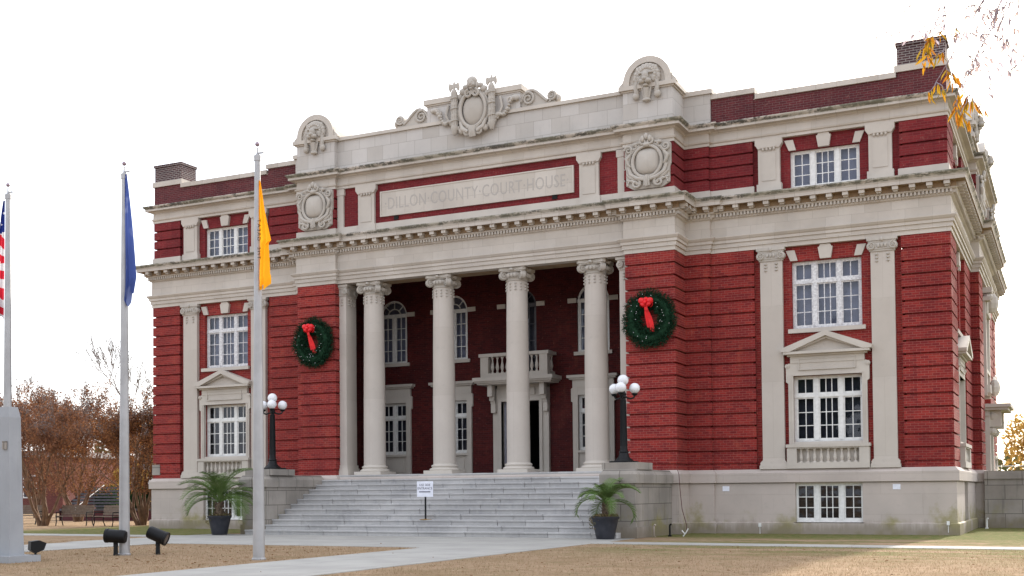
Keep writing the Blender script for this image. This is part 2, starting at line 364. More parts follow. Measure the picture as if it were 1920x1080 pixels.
sheet('left_path',[(-8.1,-8.2),(-16,-8.3),(-30,-8.0),(-30,-6.9),(-16,-6.9),(-8.1,-6.9)],.014,M['walk'])
sheet('rear_path',[(-21,-3.5),(-45,8),(-60,16),(-60,21),(-44,12),(-21,-1.8)],.008,M['walk'])
# short grass blades near the camera
random.seed(3)
gb=MB()
def onpath(x,y):
    if 4.0<x<7.3: return True
    if -7.7<x<-4.3: return True
    if -8.2<x<7.2 and y>-12.6: return True
    if x>7 and -9.2<y<-7.8: return True
    return False
nb=0
while nb<42000:
    y=-8.5-15.5*random.random()**.8*1.0
    x=random.uniform(-9,19)
    if onpath(x,y) : continue
    y=max(y,-26)
    h=random.uniform(.018,.045)*(1.6 if random.random()<.06 else 1); a=random.uniform(0,2*PI); w=.005; lx=random.gauss(0,.015); ly=random.gauss(0,.015)
    dx,dy=math.cos(a)*w,math.sin(a)*w
    gb.quad((x-dx,y-dy,0),(x+dx,y+dy,0),(x+lx,y+ly,h)); nb+=1
tag(gb.build('lawn_grass',M['blade']),'dry straw coloured grass blades on the front lawn','grass',kind='stuff')
lb=MB()
for i in range(520):
    x=random.uniform(-8,18); y=random.uniform(-24,-8.5)
    if random.random()<.55: x=random.gauss(2.0,2.6); y=random.uniform(-22,-13)
    if onpath(x,y) and random.random()<.9: continue
    a=random.uniform(0,PI); l=random.uniform(.02,.04); w=l*.5; z=random.uniform(.018,.03)
    c,s_=math.cos(a),math.sin(a)
    lb.quad((x-c*l,y-s_*l,z),(x+s_*w,y-c*w,z+.012),(x+c*l,y+s_*l,z),(x-s_*w,y+c*w,z+.015))
tag(lb.build('fallen_leaves',M['leaf_dead']),'small brown fallen leaves scattered over the lawn','leaves',kind='stuff')

# ------------------------------------------------------------------ courthouse
CH=empty('courthouse'); tag(CH,'large red brick and cream stone courthouse with columned porch and grey front steps','building')
XC=11.66                     # centre of each wing bay
PAV=8.0; PAVE=16.0; DEP=24.0
Rp=[(5.57,-1.18),(5.57,-1.33),(7.23,-1.33),(7.23,-.14),(8.05,-.14),(8.05,0),(15.3,0),(15.3,PAV),(15.58,PAV),(15.58,PAVE),(15.3,PAVE),(15.3,DEP)]
Lp=[(-x,y) for x,y in reversed(Rp)]
OUT=Lp+Rp                     # runs along the left side, the front, the right side
OUTC=OUT
# --- brickwork
def rust_prof(z0,z1,n,first=0):
    p=[(-.3,z0),(0,z0)]; z=z0+first
    if first: p+=[(0,z-.03),(-.05,z-.03),(-.05,z+.015),(0,z+.015)]
    h=(z1-z)/n
    for i in range(1,n):
        q=z+i*h; p+=[(0,q-.034),(-.085,q-.030),(-.085,q+.022),(0,q+.026)]
    p+=[(0,z1),(-.3,z1)]; return p
LOW=rust_prof(2.05,9.14,17,.2); ATT=rust_prof(11.18,12.66,4)
panels=[[(5.57,-.3),(5.57,-1.33),(7.23,-1.33),(7.23,-.14),(8.05,-.14),(8.05,0),(9.45,0),(9.45,.35)],
        [(13.9,.35),(13.9,0),(15.3,0),(15.3,2.1),(14.95,2.1)],
        [(14.95,5.3),(15.3,5.3),(15.3,PAV),(15.58,PAV),(15.58,10.0),(15.2,10.0)],
        [(15.2,14.0),(15.58,14.0),(15.58,PAVE),(15.3,PAVE),(15.3,18.7),(14.95,18.7)],
        [(14.95,21.9),(15.3,21.9),(15.3,DEP),(14.9,DEP)]]
for P in panels:
    for Q in(P,[(-x,y) for x,y in reversed(P)]):
        rb=MB(); ra=MB(); sweep(rb,Q,LOW); 
        Q2=[(x*.9975 if abs(x)>14.9 else x,y+.03) for x,y in Q]
        sweep(ra,Q2,ATT)
        rb.build('rusticated_brickwork',M['brick'],CH); ra.build('attic_brickwork',M['attic_brick'],CH)
# --- recessed walls with openings
def wall(mb,x0,x1,z0,z1,y,ops,dep=.3,T=lambda p:p):
    xs=sorted({x0,x1,*[a for o in ops for a in o[:2]]}); zs=sorted({z0,z1,*[a for o in ops for a in o[2:4]]})
    for i in range(len(xs)-1):
        for j in range(len(zs)-1):
            cx=(xs[i]+xs[i+1])/2; cz=(zs[j]+zs[j+1])/2
            if any(o[0]<cx<o[1] and o[2]<cz<o[3] for o in ops): continue
            mb.quad(*[T(p) for p in((xs[i],y,zs[j]),(xs[i+1],y,zs[j]),(xs[i+1],y,zs[j+1]),(xs[i],y,zs[j+1]))])
    for a,b,c,d in ops:
        for p in(((a,y,c),(a,y,d),(a,y+dep,d),(a,y+dep,c)),((b,y,c),(b,y+dep,c),(b,y+dep,d),(b,y,d)),((a,y,d),(b,y,d),(b,y+dep,d),(a,y+dep,d)),((a,y,c),(a,y+dep,c),(b,y+dep,c),(b,y,c))):
            mb.quad(*[T(q) for q in p])
def place(xc,yc,rot):
    c,s=math.cos(rot),math.sin(rot)
    return lambda p:(xc+c*p[0]-s*p[1],yc+s*p[0]+c*p[1],p[2])
# each bay: local x along the wall, local y into the building, origin at wall plane, ground level
bays=[(XC,0,0),(-XC,0,0),(15.3,3.7,PI/2),(15.3,20.3,PI/2),(-15.3,3.7,-PI/2),(-15.3,20.3,-PI/2)]
for bx,by,br_ in bays:
    wb=MB(); wa=MB(); T=place(bx,by,br_); hw=2.24 if br_==0 else 1.62
    wall(wb,-hw,hw,2.05,9.14,.15,[(-1.06,1.06,2.9,4.99),(-1.06,1.06,6.48,8.64)],.3,T)
    wall(wa,-hw,hw,10.85,12.66,.17,[(-1.06,1.06,10.95,12.19)],.3,T)
    wb.build('bay_wall',M['brick'],CH); wa.build('attic_bay_wall',M['attic_brick'],CH)
for sx in(1,-1):                                       # plain pavilion bay wall
    wb=MB(); wa=MB(); T=place(sx*15.58,12,sx*PI/2)
    wall(wb,-2.05,2.05,2.05,9.14,.22,[(-.75,.75,2.06,4.4),(-.75,.75,5.9,8.0)],.3,T); wall(wa,-2.05,2.05,10.85,12.66,.2,[],.3,T)
    wb.build('pavilion_wall',M['brick'],CH); wa.build('attic_pavilion_wall',M['attic_brick'],CH)
wb=MB(); wall(wb,-15.0,15.0,2.05,12.6,DEP-.1,[],.3,lambda p:(p[0],p[1],p[2])); wb.build('rear_wall',M['brick'],CH)
# --- foundation
fm=MB()
sweep(fm,OUT,[(.12,-.1),(.12,.34),(.05,.37)])
sweep(fm,OUT,[(.05,1.60),(.05,1.62),(.13,1.63),(.13,1.93),(.02,2.05),(-.35,2.053)])
def run(path): sweep(fm,path,[(.05,.36),(.05,1.61)])
RF=Rp
for sg in(1,-1):
    def mir(P): return P if sg==1 else [(-x,y) for x,y in reversed(P)]
    a=[(5.57,-1.18),(5.57,-1.33),(7.23,-1.33),(7.23,-.14),(8.05,-.14),(8.05,0),(10.6,0),(10.6,.4)]
    b=[(12.72,.4),(12.72,0),(15.3,0),(15.3,2.9),(14.9,2.9)]
    c=[(14.9,4.3),(15.3,4.3),(15.3,PAV),(15.58,PAV),(15.58,PAVE),(15.3,PAVE),(15.3,DEP)]
    for P in(a,b,c): run(mir(P))
    for u0,u1,T in((10.65-XC,12.67-XC,place(sg*XC,0,0)),(-.8 if 0 else -.75,.55,place(sg*15.3,3.6,sg*PI/2))): pass
fm.build('foundation',M['found'],CH)
# --- entablature
em=MB()
sweep(em,OUT,[(-.35,9.12),(.03,9.12),(.03,9.255),(.075,9.26),(.075,9.395),(.12,9.40),(.12,9.49),(.15,9.51),(.20,9.58),(.20,9.615),(.04,9.64),(.03,10.19)])
em.build('entablature',M['stone'],CH)
cm=MB()
sweep(cm,OUT,[(.03,10.185),(.06,10.20),(.10,10.22),(.10,10.235),(.11,10.24),(.11,10.36),(.19,10.365),(.22,10.40),(.22,10.41)])
sweep(cm,OUT,[(.47,10.575),(.475,10.68),(.49,10.70),(.50,10.73),(.54,10.78),(.56,10.80),(.56,10.845),(.50,10.85),(-.15,10.94)])
fm2=MB(); sweep(fm2,OUT,[(.22,10.411),(.20,10.415),(.20,10.574),(.475,10.576)]); fm2.build('cornice_soffit',M['soffit'],CH)
def along(path,out,spacing,fn,inset=.0):
    op=offset_path(path,out)
    for i in range(len(op)-1):
        (x0,y0),(x1,y1)=op[i],op[i+1]; dx,dy=x1-x0,y1-y0; L=math.hypot(dx,dy)
        if L<.12: continue
        k=max(1,round(L/spacing)); d=(dx/L,dy/L); n=(d[1],-d[0])
        for j in range(k):
            t=(j+.5)*L/k; fn((x0+d[0]*t,y0+d[1]*t),d,n)
def obox(mb,c,d,n,w,dep,z0,z1,back=0):
    p=[]
    for s,t in((-w/2,-back),(w/2,-back),(w/2,dep),(-w/2,dep)): p.append((c[0]+d[0]*s+n[0]*t,c[1]+d[1]*s+n[1]*t))
    b=len(mb.v); mb.v+=[(x,y,z) for z in(z0,z1) for x,y in p]
    for f in((0,1,2,3),(4,7,6,5),(0,4,5,1),(1,5,6,2),(2,6,7,3),(3,7,4,0)): mb.f.append(tuple(b+i for i in f))
FR=[p for p in OUT if p[1]<DEP+1]
along(FR,.11,.112,lambda c,d,n: obox(cm,c,d,n,.062,.085,10.262,10.362))
def modil(c,d,n):
    obox(cm,c,d,n,.17,.235,10.465,10.573)
    obox(cm,c,d,n,.13,.15,10.418,10.466)
along(FR,.20,.47,modil)
cm.build('main_cornice',M['cornice'],CH)
# --- attic entablature and cornice
am=MB(); ATO=[(x*.9975 if abs(x)>14.9 else x,y+.03) for x,y in OUT]
sweep(am,ATO,[(-.3,12.64),(.03,12.64),(.03,12.73),(.07,12.75),(.09,12.80),(.03,12.815),(.02,13.06)])
am.build('attic_frieze',M['stone'],CH)
ac=MB()
sweep(ac,ATO,[(.02,13.055),(.06,13.07),(.10,13.10),(.10,13.12),(.26,13.125),(.26,13.21),(.31,13.25),(.34,13.29),(.34,13.325),(.28,13.33),(-.25,13.40)])
ac.build('attic_cornice',M['cornice'],CH)
# attic plinth blocks under brick panels
for P in panels:
    for Q in(P,[(-x,y) for x,y in reversed(P)]):
        Q2=[(x*.9975 if abs(x)>14.9 else x,y+.03) for x,y in Q]
        pm=MB(); sweep(pm,Q2,[(.04,10.80),(.04,11.17),(0,11.185),(-.3,11.19)]); pm.build('attic_plinth',M['plain'],CH)
pm=MB(); pm.box(-5.57,5.57,-1.17,-.9,10.80,11.21)
pm.build('attic_plinth',M['plain'],CH)
# --- centre attic panel
cw=MB(); cw.box(-5.6,5.6,-1.08,-.8,11.2,12.66); cw.build('panel_brickwork',M['attic_brick'],CH)
pl=MB(); pl.box(-3.70,3.70,-1.125,-1.05,11.47,12.31)
pq=pl.build('inscription_tablet',M['stone'],CH)
fr=MB()
for b in((-3.75,3.75,11.43,11.475),(-3.75,3.75,12.305,12.35),(-3.75,-3.695,11.475,12.305),(3.695,3.75,11.475,12.305)): fr.box(b[0],b[1],-1.145,-1.05,b[2],b[3])
fr.build('tablet_frame',M['plain'],pq)
tm=text_mesh('·DILLON·COUNTY·COURT·HOUSE·',.47,.002,1.08)
vs=[v.co for v in tm.vertices]; x0=min(v.x for v in vs); x1=max(v.x for v in vs); k=7.1/(x1-x0)
zc=(min(v.y for v in vs)+max(v.y for v in vs))/2
for v in tm.vertices: v.co=Vector(((v.co.x-(x0+x1)/2)*k,-1.127+(-v.co.z),(v.co.y-zc)*1.30+11.89))
tm.materials.clear(); tm.materials.append(M['cut_shade'])
to=bpy.data.objects.new('inscription',tm); col.objects.link(to); to.parent=pq
# attic centre pilasters
def attic_pilaster_mb(w=.68,edge=False):
    b=MB(); h=w/2
    b.box(-h,h,-.13,.12,11.0,12.42)
    b.box(-h+.12,h-.12,-.15,-.129,11.30,12.20)                       # raised panel
    b.prism([(-h,12.34),(h,12.34),(h+.06,12.44),(h+.09,12.47),(h+.09,12.66),(-h-.09,12.66),(-h-.09,12.47),(-h-.06,12.44)],-.175,.121)
    b.box(-h+.10,h-.10,-.20,-.17,12.36,12.40)
    for i in range(4):
        x=-h+.17+i*(w-.34)/3; b.lathe(x,-.165,[(.03,12.36),(.045,12.33),(.04,12.29),(.005,12.25)],6)
    b.box(-h-.05,h+.05,-.16,.122,10.9,11.2)
    return b
apb=attic_pilaster_mb()
for x in(-4.31,4.31): 
    o=apb.build('attic_pilaster',M['plain'],CH,(x,-1.06,0)) if x<0 else o.copy()
    if x>0: col.objects.link(o); o.location=(x,-1.06,0)
for s in(-1,1):
    b=MB(); b.box(-.13,.13,-.10,.12,11.0,12.66); b.box(-.17,.17,-.12,.12,12.4,12.655); b.build('attic_pilaster_strip',M['plain'],CH,(s*5.43,-1.06,0))
for s in(-1,1):
    for dx in(-1.69,1.69):
        p=apb.build('attic_pilaster',M['plain'],CH,(s*XC+dx,.13,0))
# drain holes beside the tablet
b=MB(); b.box(-.09,.09,-.03,.05,-.07,.07)
for x,z in((-3.1,11.34),(3.05,11.36)): b.build('weep_hole',M['dark'],CH,(x,-1.085,z))

# --- parapet
pb=MB()
for s in(1,-1):
    def mx(x0,x1): return (x0,x1) if s==1 else (-x1,-x0)
    a,b_=mx(8.13,9.5); pb=MB(); pb.box(a,b_,.02,.32,13.3,14.2); pb.build('parapet',M['parapet_brick'],CH)
    a,b_=mx(9.5,13.86); pb=MB(); pb.box(a,b_,.05,.35,13.3,14.0); pb.build('parapet',M['parapet_brick'],CH)
    a,b_=mx(14.86,15.2); pb=MB(); pb.box(a,b_,1.3,PAV,13.3,14.0); pb.build('parapet',M['parapet_brick'],CH)
    a,b_=mx(15.1,15.45); pb=MB(); pb.box(a,b_,PAV,PAVE,13.3,14.0); pb.build('parapet',M['parapet_brick'],CH)
    a,b_=mx(14.86,15.2); pb=MB(); pb.box(a,b_,PAVE,DEP,13.3,14.0); pb.build('parapet',M['parapet_brick'],CH)
pass
kb=MB()
for s in(1,-1):
    def mx(x0,x1): return (x0,x1) if s==1 else (-x1,-x0)
    a,b_=mx(8.10,9.56); kb=MB(); kb.box(a,b_,-.05,.40,14.2,14.37); kb.build('coping',M['cornice'],CH)
    a,b_=mx(9.56,13.84); kb=MB(); kb.box(a,b_,-.02,.43,14.0,14.17); kb.build('coping',M['cornice'],CH)
    a,b_=mx(14.8,15.27); kb=MB(); kb.box(a,b_,1.35,PAV,14.0,14.17); kb.build('coping',M['cornice'],CH)
    a,b_=mx(15.05,15.52); kb=MB(); kb.box(a,b_,PAV,PAVE,14.0,14.17); kb.build('coping',M['cornice'],CH)
    a,b_=mx(14.8,15.27); kb=MB(); kb.box(a,b_,PAVE,DEP,14.0,14.17); kb.build('coping',M['cornice'],CH)
# stone parapet across the centre
sp=MB()
sp.box(-5.6,5.6,-1.12,-.6,13.3,14.45); 
sp.box(7.1,8.12,-.10,.4,13.3,14.37); sp.box(-8.12,-7.1,-.10,.4,13.3,14.37)
sp.box(-1.78,1.82,-1.15,-.55,14.45,15.2)
sp.build('stone_parapet',M['block'],CH)
sk=MB()
sk.prism([(-5.6,14.45),(5.6,14.45),(5.6,14.57),(-5.6,14.57)],-1.20,-.5)
for s in(1,-1):
    a,b_=(7.1,8.2) if s==1 else(-8.2,-7.1); sk.box(a,b_,-.17,.45,14.37,14.52)
sk.box(-1.88,1.92,-1.24,-.45,15.2,15.38); sk.box(-1.82,1.86,-1.19,-.5,15.15,15.2)
sk.build('parapet_coping',M['plain'],CH)
# scrolls
def spiral(mb,cx,cz,r0,turns,y0,y1,start,dirn,w=.055,fall=.30,n=None):
    n=n or int(turns*14); pts=[]
    for i in range(n+1):
        t=i/n; a=start+dirn*t*turns*2*PI; r=r0*(1-t*(1-fall*.5))
        pts.append((cx+r*math.cos(a),y0,cz+r*math.sin(a)))
    mb.tube(pts,[w*(1-.45*i/n) for i in range(n+1)],6)
def scroll_mb():
    b=MB()   # local x from 0 (block) outwards
    prof=[(.0,.22),(.05,.34),(.12,.45),(.22,.54),(.34,.585),(.46,.57),(.58,.50),(.70,.39),(.82,.27),(.92,.18),(.99,.13)]
    b.prism([(0,0),(1.25,0),(1.25,.10)]+list(reversed(prof)),-.13,.14)
    b.tube([(x,-.14,z) for x,z in prof],.055,7); b.tube([(x,.05,z) for x,z in prof],.05,6)
    spiral(b,.27,.30,.23,1.7,-.165,0,PI*.6,-1,.05)
    cx,cz,r=1.14,.29,.17; n=20
    b.prism([(cx+r*math.cos(2*PI*i/n),cz+r*math.sin(2*PI*i/n)) for i in range(n)],-.17,.17)
    spiral(b,cx,cz,r*.95,1.7,-.18,0,-PI*.7,1,.034)
    b.ball((1.33,-.02,.20),(.10,.14,.13),8,6)
    return b
sb=scroll_mb(); o=sb.build('parapet_scroll',M['carved'],CH,(1.83,-.92,14.57))
sb2=MB(); sb2.v=[(-x,y,z) for x,y,z in sb.v]; sb2.f=[tuple(reversed(f)) for f in sb.f]
sb2.build('parapet_scroll',M['carved'],CH,(-1.79,-.92,14.57))

# --- corner piers of the frontispiece: stone block, slab, rounded top and lion head
def lion_mb():
    b=MB()
    b.ball((0,-.06,0),(.36,.16,.38),14,8)            # skull
    for i in range(15):                                 # mane locks
        a=PI*(-.18+1.36*i/14); r=.36
        b.ball((math.cos(a)*r,-.05,math.sin(a)*r),(.11,.12,.11),8,5)
        b.ball((math.cos(a+.1)*.27,-.13,math.sin(a+.1)*.29),(.075,.09,.075),7,5)
    b.ball((0,-.26,-.02),(.12,.14,.17),10,6)           # bridge of the nose
    b.ball((0,-.36,-.12),(.10,.08,.07),8,6)             # nose
    for s in(-1,1):
        b.ball((s*.09,-.30,-.19),(.12,.11,.09),8,6)     # muzzle
        b.ball((s*.16,-.20,.10),(.10,.08,.045),8,5)     # brow
        b.ball((s*.22,-.14,-.06),(.10,.09,.13),8,5)     # cheek
        b.ball((s*.30,-.10,.27),(.07,.06,.09),7,5)      # ear
        b.tube([(s*.30,-.10,-.1),(s*.37,-.12,-.32),(s*.33,-.13,-.5),(s*.36,-.10,-.66)],[.06,.075,.085,.05],8)
        b.ball((s*.36,-.13,-.60),(.12,.09,.13),8,6)
        for k in range(4): b.ball((s*(.40-.03*(k%2)),-.12,-.05-.13*k),(.055,.05,.06),6,4)
    b.ball((0,-.24,-.31),(.10,.10,.07),8,5)
    b.tube([(0,-.18,-.38),(0,-.16,-.52),(0,-.14,-.70)],[.10,.09,.07],8)
    b.tube([(-.14,-.12,-.36),(-.10,-.13,-.56),(-.05,-.12,-.74)],.045,7); b.tube([(.14,-.12,-.36),(.10,-.13,-.56),(.05,-.12,-.74)],.045,7)
    b.ball((0,-.15,-.76),(.15,.09,.07),8,5)
    return b
lion=lion_mb()
def dome_poly(r,zc,n=20): return [(r*math.cos(PI*i/n),zc+r*math.sin(PI*i/n)) for i in range(n+1)]
def pier_top(x,y,rot,w=.83,d=1.75):
    """pedestal at (x,y) front face centre; returns the part"""
    b=MB(); b.box(-w,w,0,d,13.3,14.42)
    o=b.build('pier_block',M['block'],CH,(x,y,0),rotz=rot)
    c=MB()
    c.box(-w-.05,w+.05,-.05,d+.05,14.42,14.47); c.box(-w-.12,w+.12,-.12,d+.12,14.47,14.60)
    c.build('pier_slab',M['plain'],o)
    a=MB(); r=.70; q=dome_poly(r,14.72)
    q=[(r,14.60)]+q+[(-r,14.60)]
    a.prism(q,.04,d-.05)
    q2=dome_poly(.80,14.72); q3=dome_poly(.60,14.72)
    ring=[(.80,14.60)]+q2+[(-.80,14.60),(-.60,14.60)]+list(reversed(q3))+[(.60,14.60)]
    # archivolt ring in front
    for i in range(20):
        a.prism([q2[i],q2[i+1],q3[i+1],q3[i]],-.05,.2)
    a.box(.60,.80,-.05,.2,14.60,14.72); a.box(-.80,-.60,-.05,.2,14.60,14.72)
    for s in(-1,1): a.prism([(s*.80,14.60),(s*.97,14.60),(s*.95,14.68),(s*.84,14.78),(s*.80,14.9)][::s],.0,.2)
    a.build('pier_arch',M['plain'],o)
    l=lion.build('lion_head',M['carved'],o,(0,.04,14.83),smooth=True)
    return o
for s in(-1,1): pier_top(s*6.40,-1.33,0)
for s in(-1,1):
    for yy in(9.0,15.0): pier_top(s*15.45,yy,s*PI/2,.75,1.0)
# --- shield cartouches
def cartouche_mb():
    b=MB()
    # background slab of irregular outline, local z 0..1.62
    out=[(-.44,0),(.44,0),(.66,.14),(.66,.62),(.70,.72),(.70,1.34),(.62,1.42),(.3,1.5),(-.3,1.5),(-.62,1.42),(-.70,1.34),(-.70,.72),(-.66,.62),(-.66,.14)]
    b.prism(out,-.04,.06)
    # bulging shield
    n=22; rings=[]
    for j in range(5):
        t=j/4; k=math.cos(t*PI/2)
        rings.append([(math.copysign(abs(math.cos(2*PI*i/n))**.60,math.cos(2*PI*i/n))*.36*k, -.06-.13*(1-k*k)**.5, .84+math.copysign(abs(math.sin(2*PI*i/n))**.62,math.sin(2*PI*i/n))*.39*k) for i in range(n)])
    base=len(b.v)
    for r in rings: b.v+=r
    for j in range(4):
        for i in range(n): b.f.append((base+j*n+i,base+j*n+(i+1)%n,base+(j+1)*n+(i+1)%n,base+(j+1)*n+i))
    # strapwork frame
    fr=[(math.cos(a)*.44,-.12,.82+math.sin(a)*.50) for a in [2*PI*i/28 for i in range(29)]]
    b.tube(fr,.052,7,False)
    fr=[(math.cos(a)*.56,-.09,.80+math.sin(a)*.60*(1 if math.sin(a)>0 else .95)) for a in [2*PI*i/28 for i in range(29)]]
    b.tube(fr,.035,6,False)
    # crest scroll
    for s in(-1,1):
        spiral(b,s*.10,1.44,.11,1.4,-.16,0,PI/2,s*-1,.042)
        spiral(b,s*.56,1.24,.13,1.5,-.11,0,PI,s*1,.04)
        spiral(b,s*.34,.16,.15,1.5,-.12,0,PI/2,s*1,.045)
        b.tube([(s*.50,-.10,1.10),(s*.62,-.12,.95),(s*.58,-.12,.80),(s*.50,-.10,.70)],[.05,.06,.055,.03],7)
        b.tube([(s*.60,-.07,.72),(s*.52,-.10,.48),(s*.30,-.14,.32),(s*.08,-.14,.26)],[.03,.05,.06,.05],7)
        b.tube([(s*.64,-.06,.30),(s*.46,-.09,.26),(s*.20,-.10,.12)],[.02,.05,.05],6)
        b.tube([(s*.64,-.06,.50),(s*.50,-.09,.36),(s*.30,-.10,.28)],[.02,.045,.04],6)
        for k in range(6):
            b.ball((s*(.18+.075*k),-.10,1.46-.035*k-.012*k*k),(.05,.05,.045),6,4)
            b.ball((s*(.60-.02*k),-.07,.16+.07*k),(.035,.035,.04),6,4)
        b.ball((s*.36,-.10,1.40),(.09,.06,.06),7,5)
    b.tube([(-.05,-.16,.36),(-.05,-.19,.22),(-.06,-.17,.06)],.04,7); b.tube([(.05,-.16,.36),(.05,-.19,.22),(.06,-.17,.06)],.04,7); b.tube([(0,-.17,.38),(0,-.21,.22),(0,-.18,.04)],.04,7)
    for k in(-1,0,1): b.ball((k*.11,-.17,1.53+(.07 if k==0 else 0)),(.07,.07,.11),7,5)
    b.ball((0,-.15,1.34),(.12,.09,.08),8,5)
    return b
cart=cartouche_mb(); cart_me=None
def put_cart(x,y,z,rot,sx=1.1,sz=1.04):
    o=cart.build('cartouche',M['carved'],CH,(x,y,z),smooth=True,rotz=rot); o.scale=(sx,1,sz); return o
for s in(-1,1): put_cart(s*6.40,-1.36,11.19,0)
for s in(-1,1):
    for yy in(9.0,15.0): put_cart(s*15.60,yy,11.19,s*PI/2)
# --- central crest
cc=MB()
def oval(cx,cz,rx,rz,y,n=30,a0=0,a1=2*PI): return [(cx+math.cos(a0+(a1-a0)*i/n)*rx,y,cz+math.sin(a0+(a1-a0)*i/n)*rz) for i in range(n+1)]
Y0=-1.2
# oval boss
base=len(cc.v); n=24
for j in range(5):
    k=math.cos(j/4*PI/2)
    for i in range(n):
        a=2*PI*i/n; cc.v.append((.12+math.cos(a)*.42*k,Y0-.06-.16*(1-k*k)**.5,14.76+math.sin(a)*.52*k*(1 if math.sin(a)>0 else 1.1)))
for j in range(4):
    for i in range(n): cc.f.append((base+j*n+i,base+j*n+(i+1)%n,base+(j+1)*n+(i+1)%n,base+(j+1)*n+i))
cc.tube(oval(.12,14.74,.49,.62,Y0-.14),.07,8,False); cc.tube(oval(.12,14.72,.58,.72,Y0-.08),.055,8,False)
for s in(-1,1):
    spiral(cc,.12+s*.13,15.28,.14,1.4,Y0-.22,0,PI/2,-s,.055)
    spiral(cc,.12+s*.24,13.98,.16,1.4,Y0-.16,0,PI/2,s,.055)
    cc.tube([(.12+s*.5,Y0-.12,14.35),(.12+s*.4,Y0-.16,14.1),(.12+s*.16,Y0-.2,13.95)],[.06,.08,.07],8)
    cc.ball((.12+s*.46,Y0-.1,14.05),(.12,.09,.12),8,6); cc.ball((.12+s*.60,Y0-.08,14.16),(.09,.07,.1),8,6)
    cc.ball((.12+s*.40,Y0-.1,15.42),(.15,.09,.12),8,6); cc.ball((.12+s*.52,Y0-.08,15.26),(.10,.08,.12),8,6); cc.ball((.12+s*.30,Y0-.12,15.55),(.11,.09,.10),8,6)
for k in(-1,0,1): cc.tube([(.12+k*.08,Y0-.2,14.15),(.12+k*.07,Y0-.24,13.95),(.12+k*.08,Y0-.18,13.78)],.055,7)
cr_=cc.build('centre_crest',M['carved'],CH,smooth=True)
hb=MB()   # carved head over the shield
hb.ball((.12,Y0-.20,15.62),(.155,.17,.20),14,9); hb.ball((.12,Y0-.17,15.72),(.20,.18,.17),12,7)
hb.ball((.12,Y0-.37,15.59),(.03,.035,.05),7,5); hb.ball((.12,Y0-.35,15.50),(.055,.03,.02),7,5); hb.ball((.12,Y0-.31,15.43),(.06,.05,.04),7,5)
for s in(-1,1):
    hb.ball((.12+s*.17,Y0-.15,15.56),(.07,.10,.15),8,6); hb.ball((.12+s*.055,Y0-.345,15.65),(.035,.02,.016),6,4); hb.ball((.12+s*.08,Y0-.31,15.56),(.06,.05,.06),7,5)
hb.tube([(.12,Y0-.12,15.25),(.12,Y0-.14,15.5)],[.14,.10],10)
hb.build('carved_head',M['carved'],cr_,smooth=True)
def fasces():
    b=MB(); b.lathe(0,0,[(.05,0),(.085,.06),(.10,.14),(.125,.2),(.125,.30),(.10,.32),(.10,.62),(.115,.64),(.115,.72),(.10,.74),(.10,1.02),(.12,1.04),(.12,1.12),(.10,1.14),(.105,1.52),(.07,1.60),(.04,1.64),(.04,1.84),(.015,1.92)],14)
    for i in range(10):
        a=2*PI*i/10; b.tube([(math.cos(a)*.10,math.sin(a)*.10,.2),(math.cos(a)*.10,math.sin(a)*.10,1.5)],.024,5)
    for z in(.45,.88,1.25):
        pts=[(math.cos(t*2*PI)*.128,math.sin(t*2*PI)*.128,z+(t-.5)*.14) for t in[i/10 for i in range(11)]]; b.tube(pts,.022,5)
    for s in(-1,1): b.prism([(s*.02,1.68),(s*.10,1.64),(s*.15,1.54),(s*.20,1.62),(s*.21,1.72),(s*.17,1.86),(s*.11,1.80),(s*.02,1.80)][::s],-.035,.035)
    return b
fa=fasces()
for x in(-.60,.84): fa.build('fasces',M['carved'],cr_,(x,Y0-.14,13.93),smooth=True)
random.seed(11)
for s in(-1,1):
    gl=MB()
    for k in range(16):
        t=k/15; x=.12+s*(1.62-.85*t); z=14.92-.70*t+.12*math.sin(t*9)
        r=random.uniform(.06,.115); gl.ball((x,Y0-.05,z),(r,.09,r*.9),7,5)
    spiral(gl,.12+s*1.38,14.86,.12,1.2,Y0-.08,0,0,s,.035)
    gl.tube([(.12+s*1.0,Y0-.04,15.05),(.12+s*1.08,Y0-.06,14.7),(.12+s*.9,Y0-.05,14.3)],[.05,.05,.03],6)
    gl.build('carved_garland',M['carved'],cr_,smooth=True)

# --- chimneys
for s in(-1,1):
    b=MB(); b.box(-.70,.70,0,1.0,13.3,14.16); o=b.build('chimney',M['parapet_brick'],CH,(s*14.56,.06,0))
    b=MB(); b.box(-.77,.77,-.06,1.06,14.16,14.36); b.build('chimney_band',M['plain'],o)
    b=MB(); b.box(-.69,.69,.02,.98,14.36,14.98); b.build('chimney_stack',M['old_brick'],o)
    b=MB(); b.box(-.73,.73,-.02,1.02,14.98,15.08); b.build('chimney_cap',M['old_brick'],o)
rf=MB(); rf.quad((-15.1,.2,13.35),(15.1,.2,13.35),(15.1,DEP,13.35),(-15.1,DEP,13.35)); rf.quad((-7,-1.1,13.38),(7,-1.1,13.38),(7,.3,13.38),(-7,.3,13.38)); rf.build('roof',M['roofing'],CH)

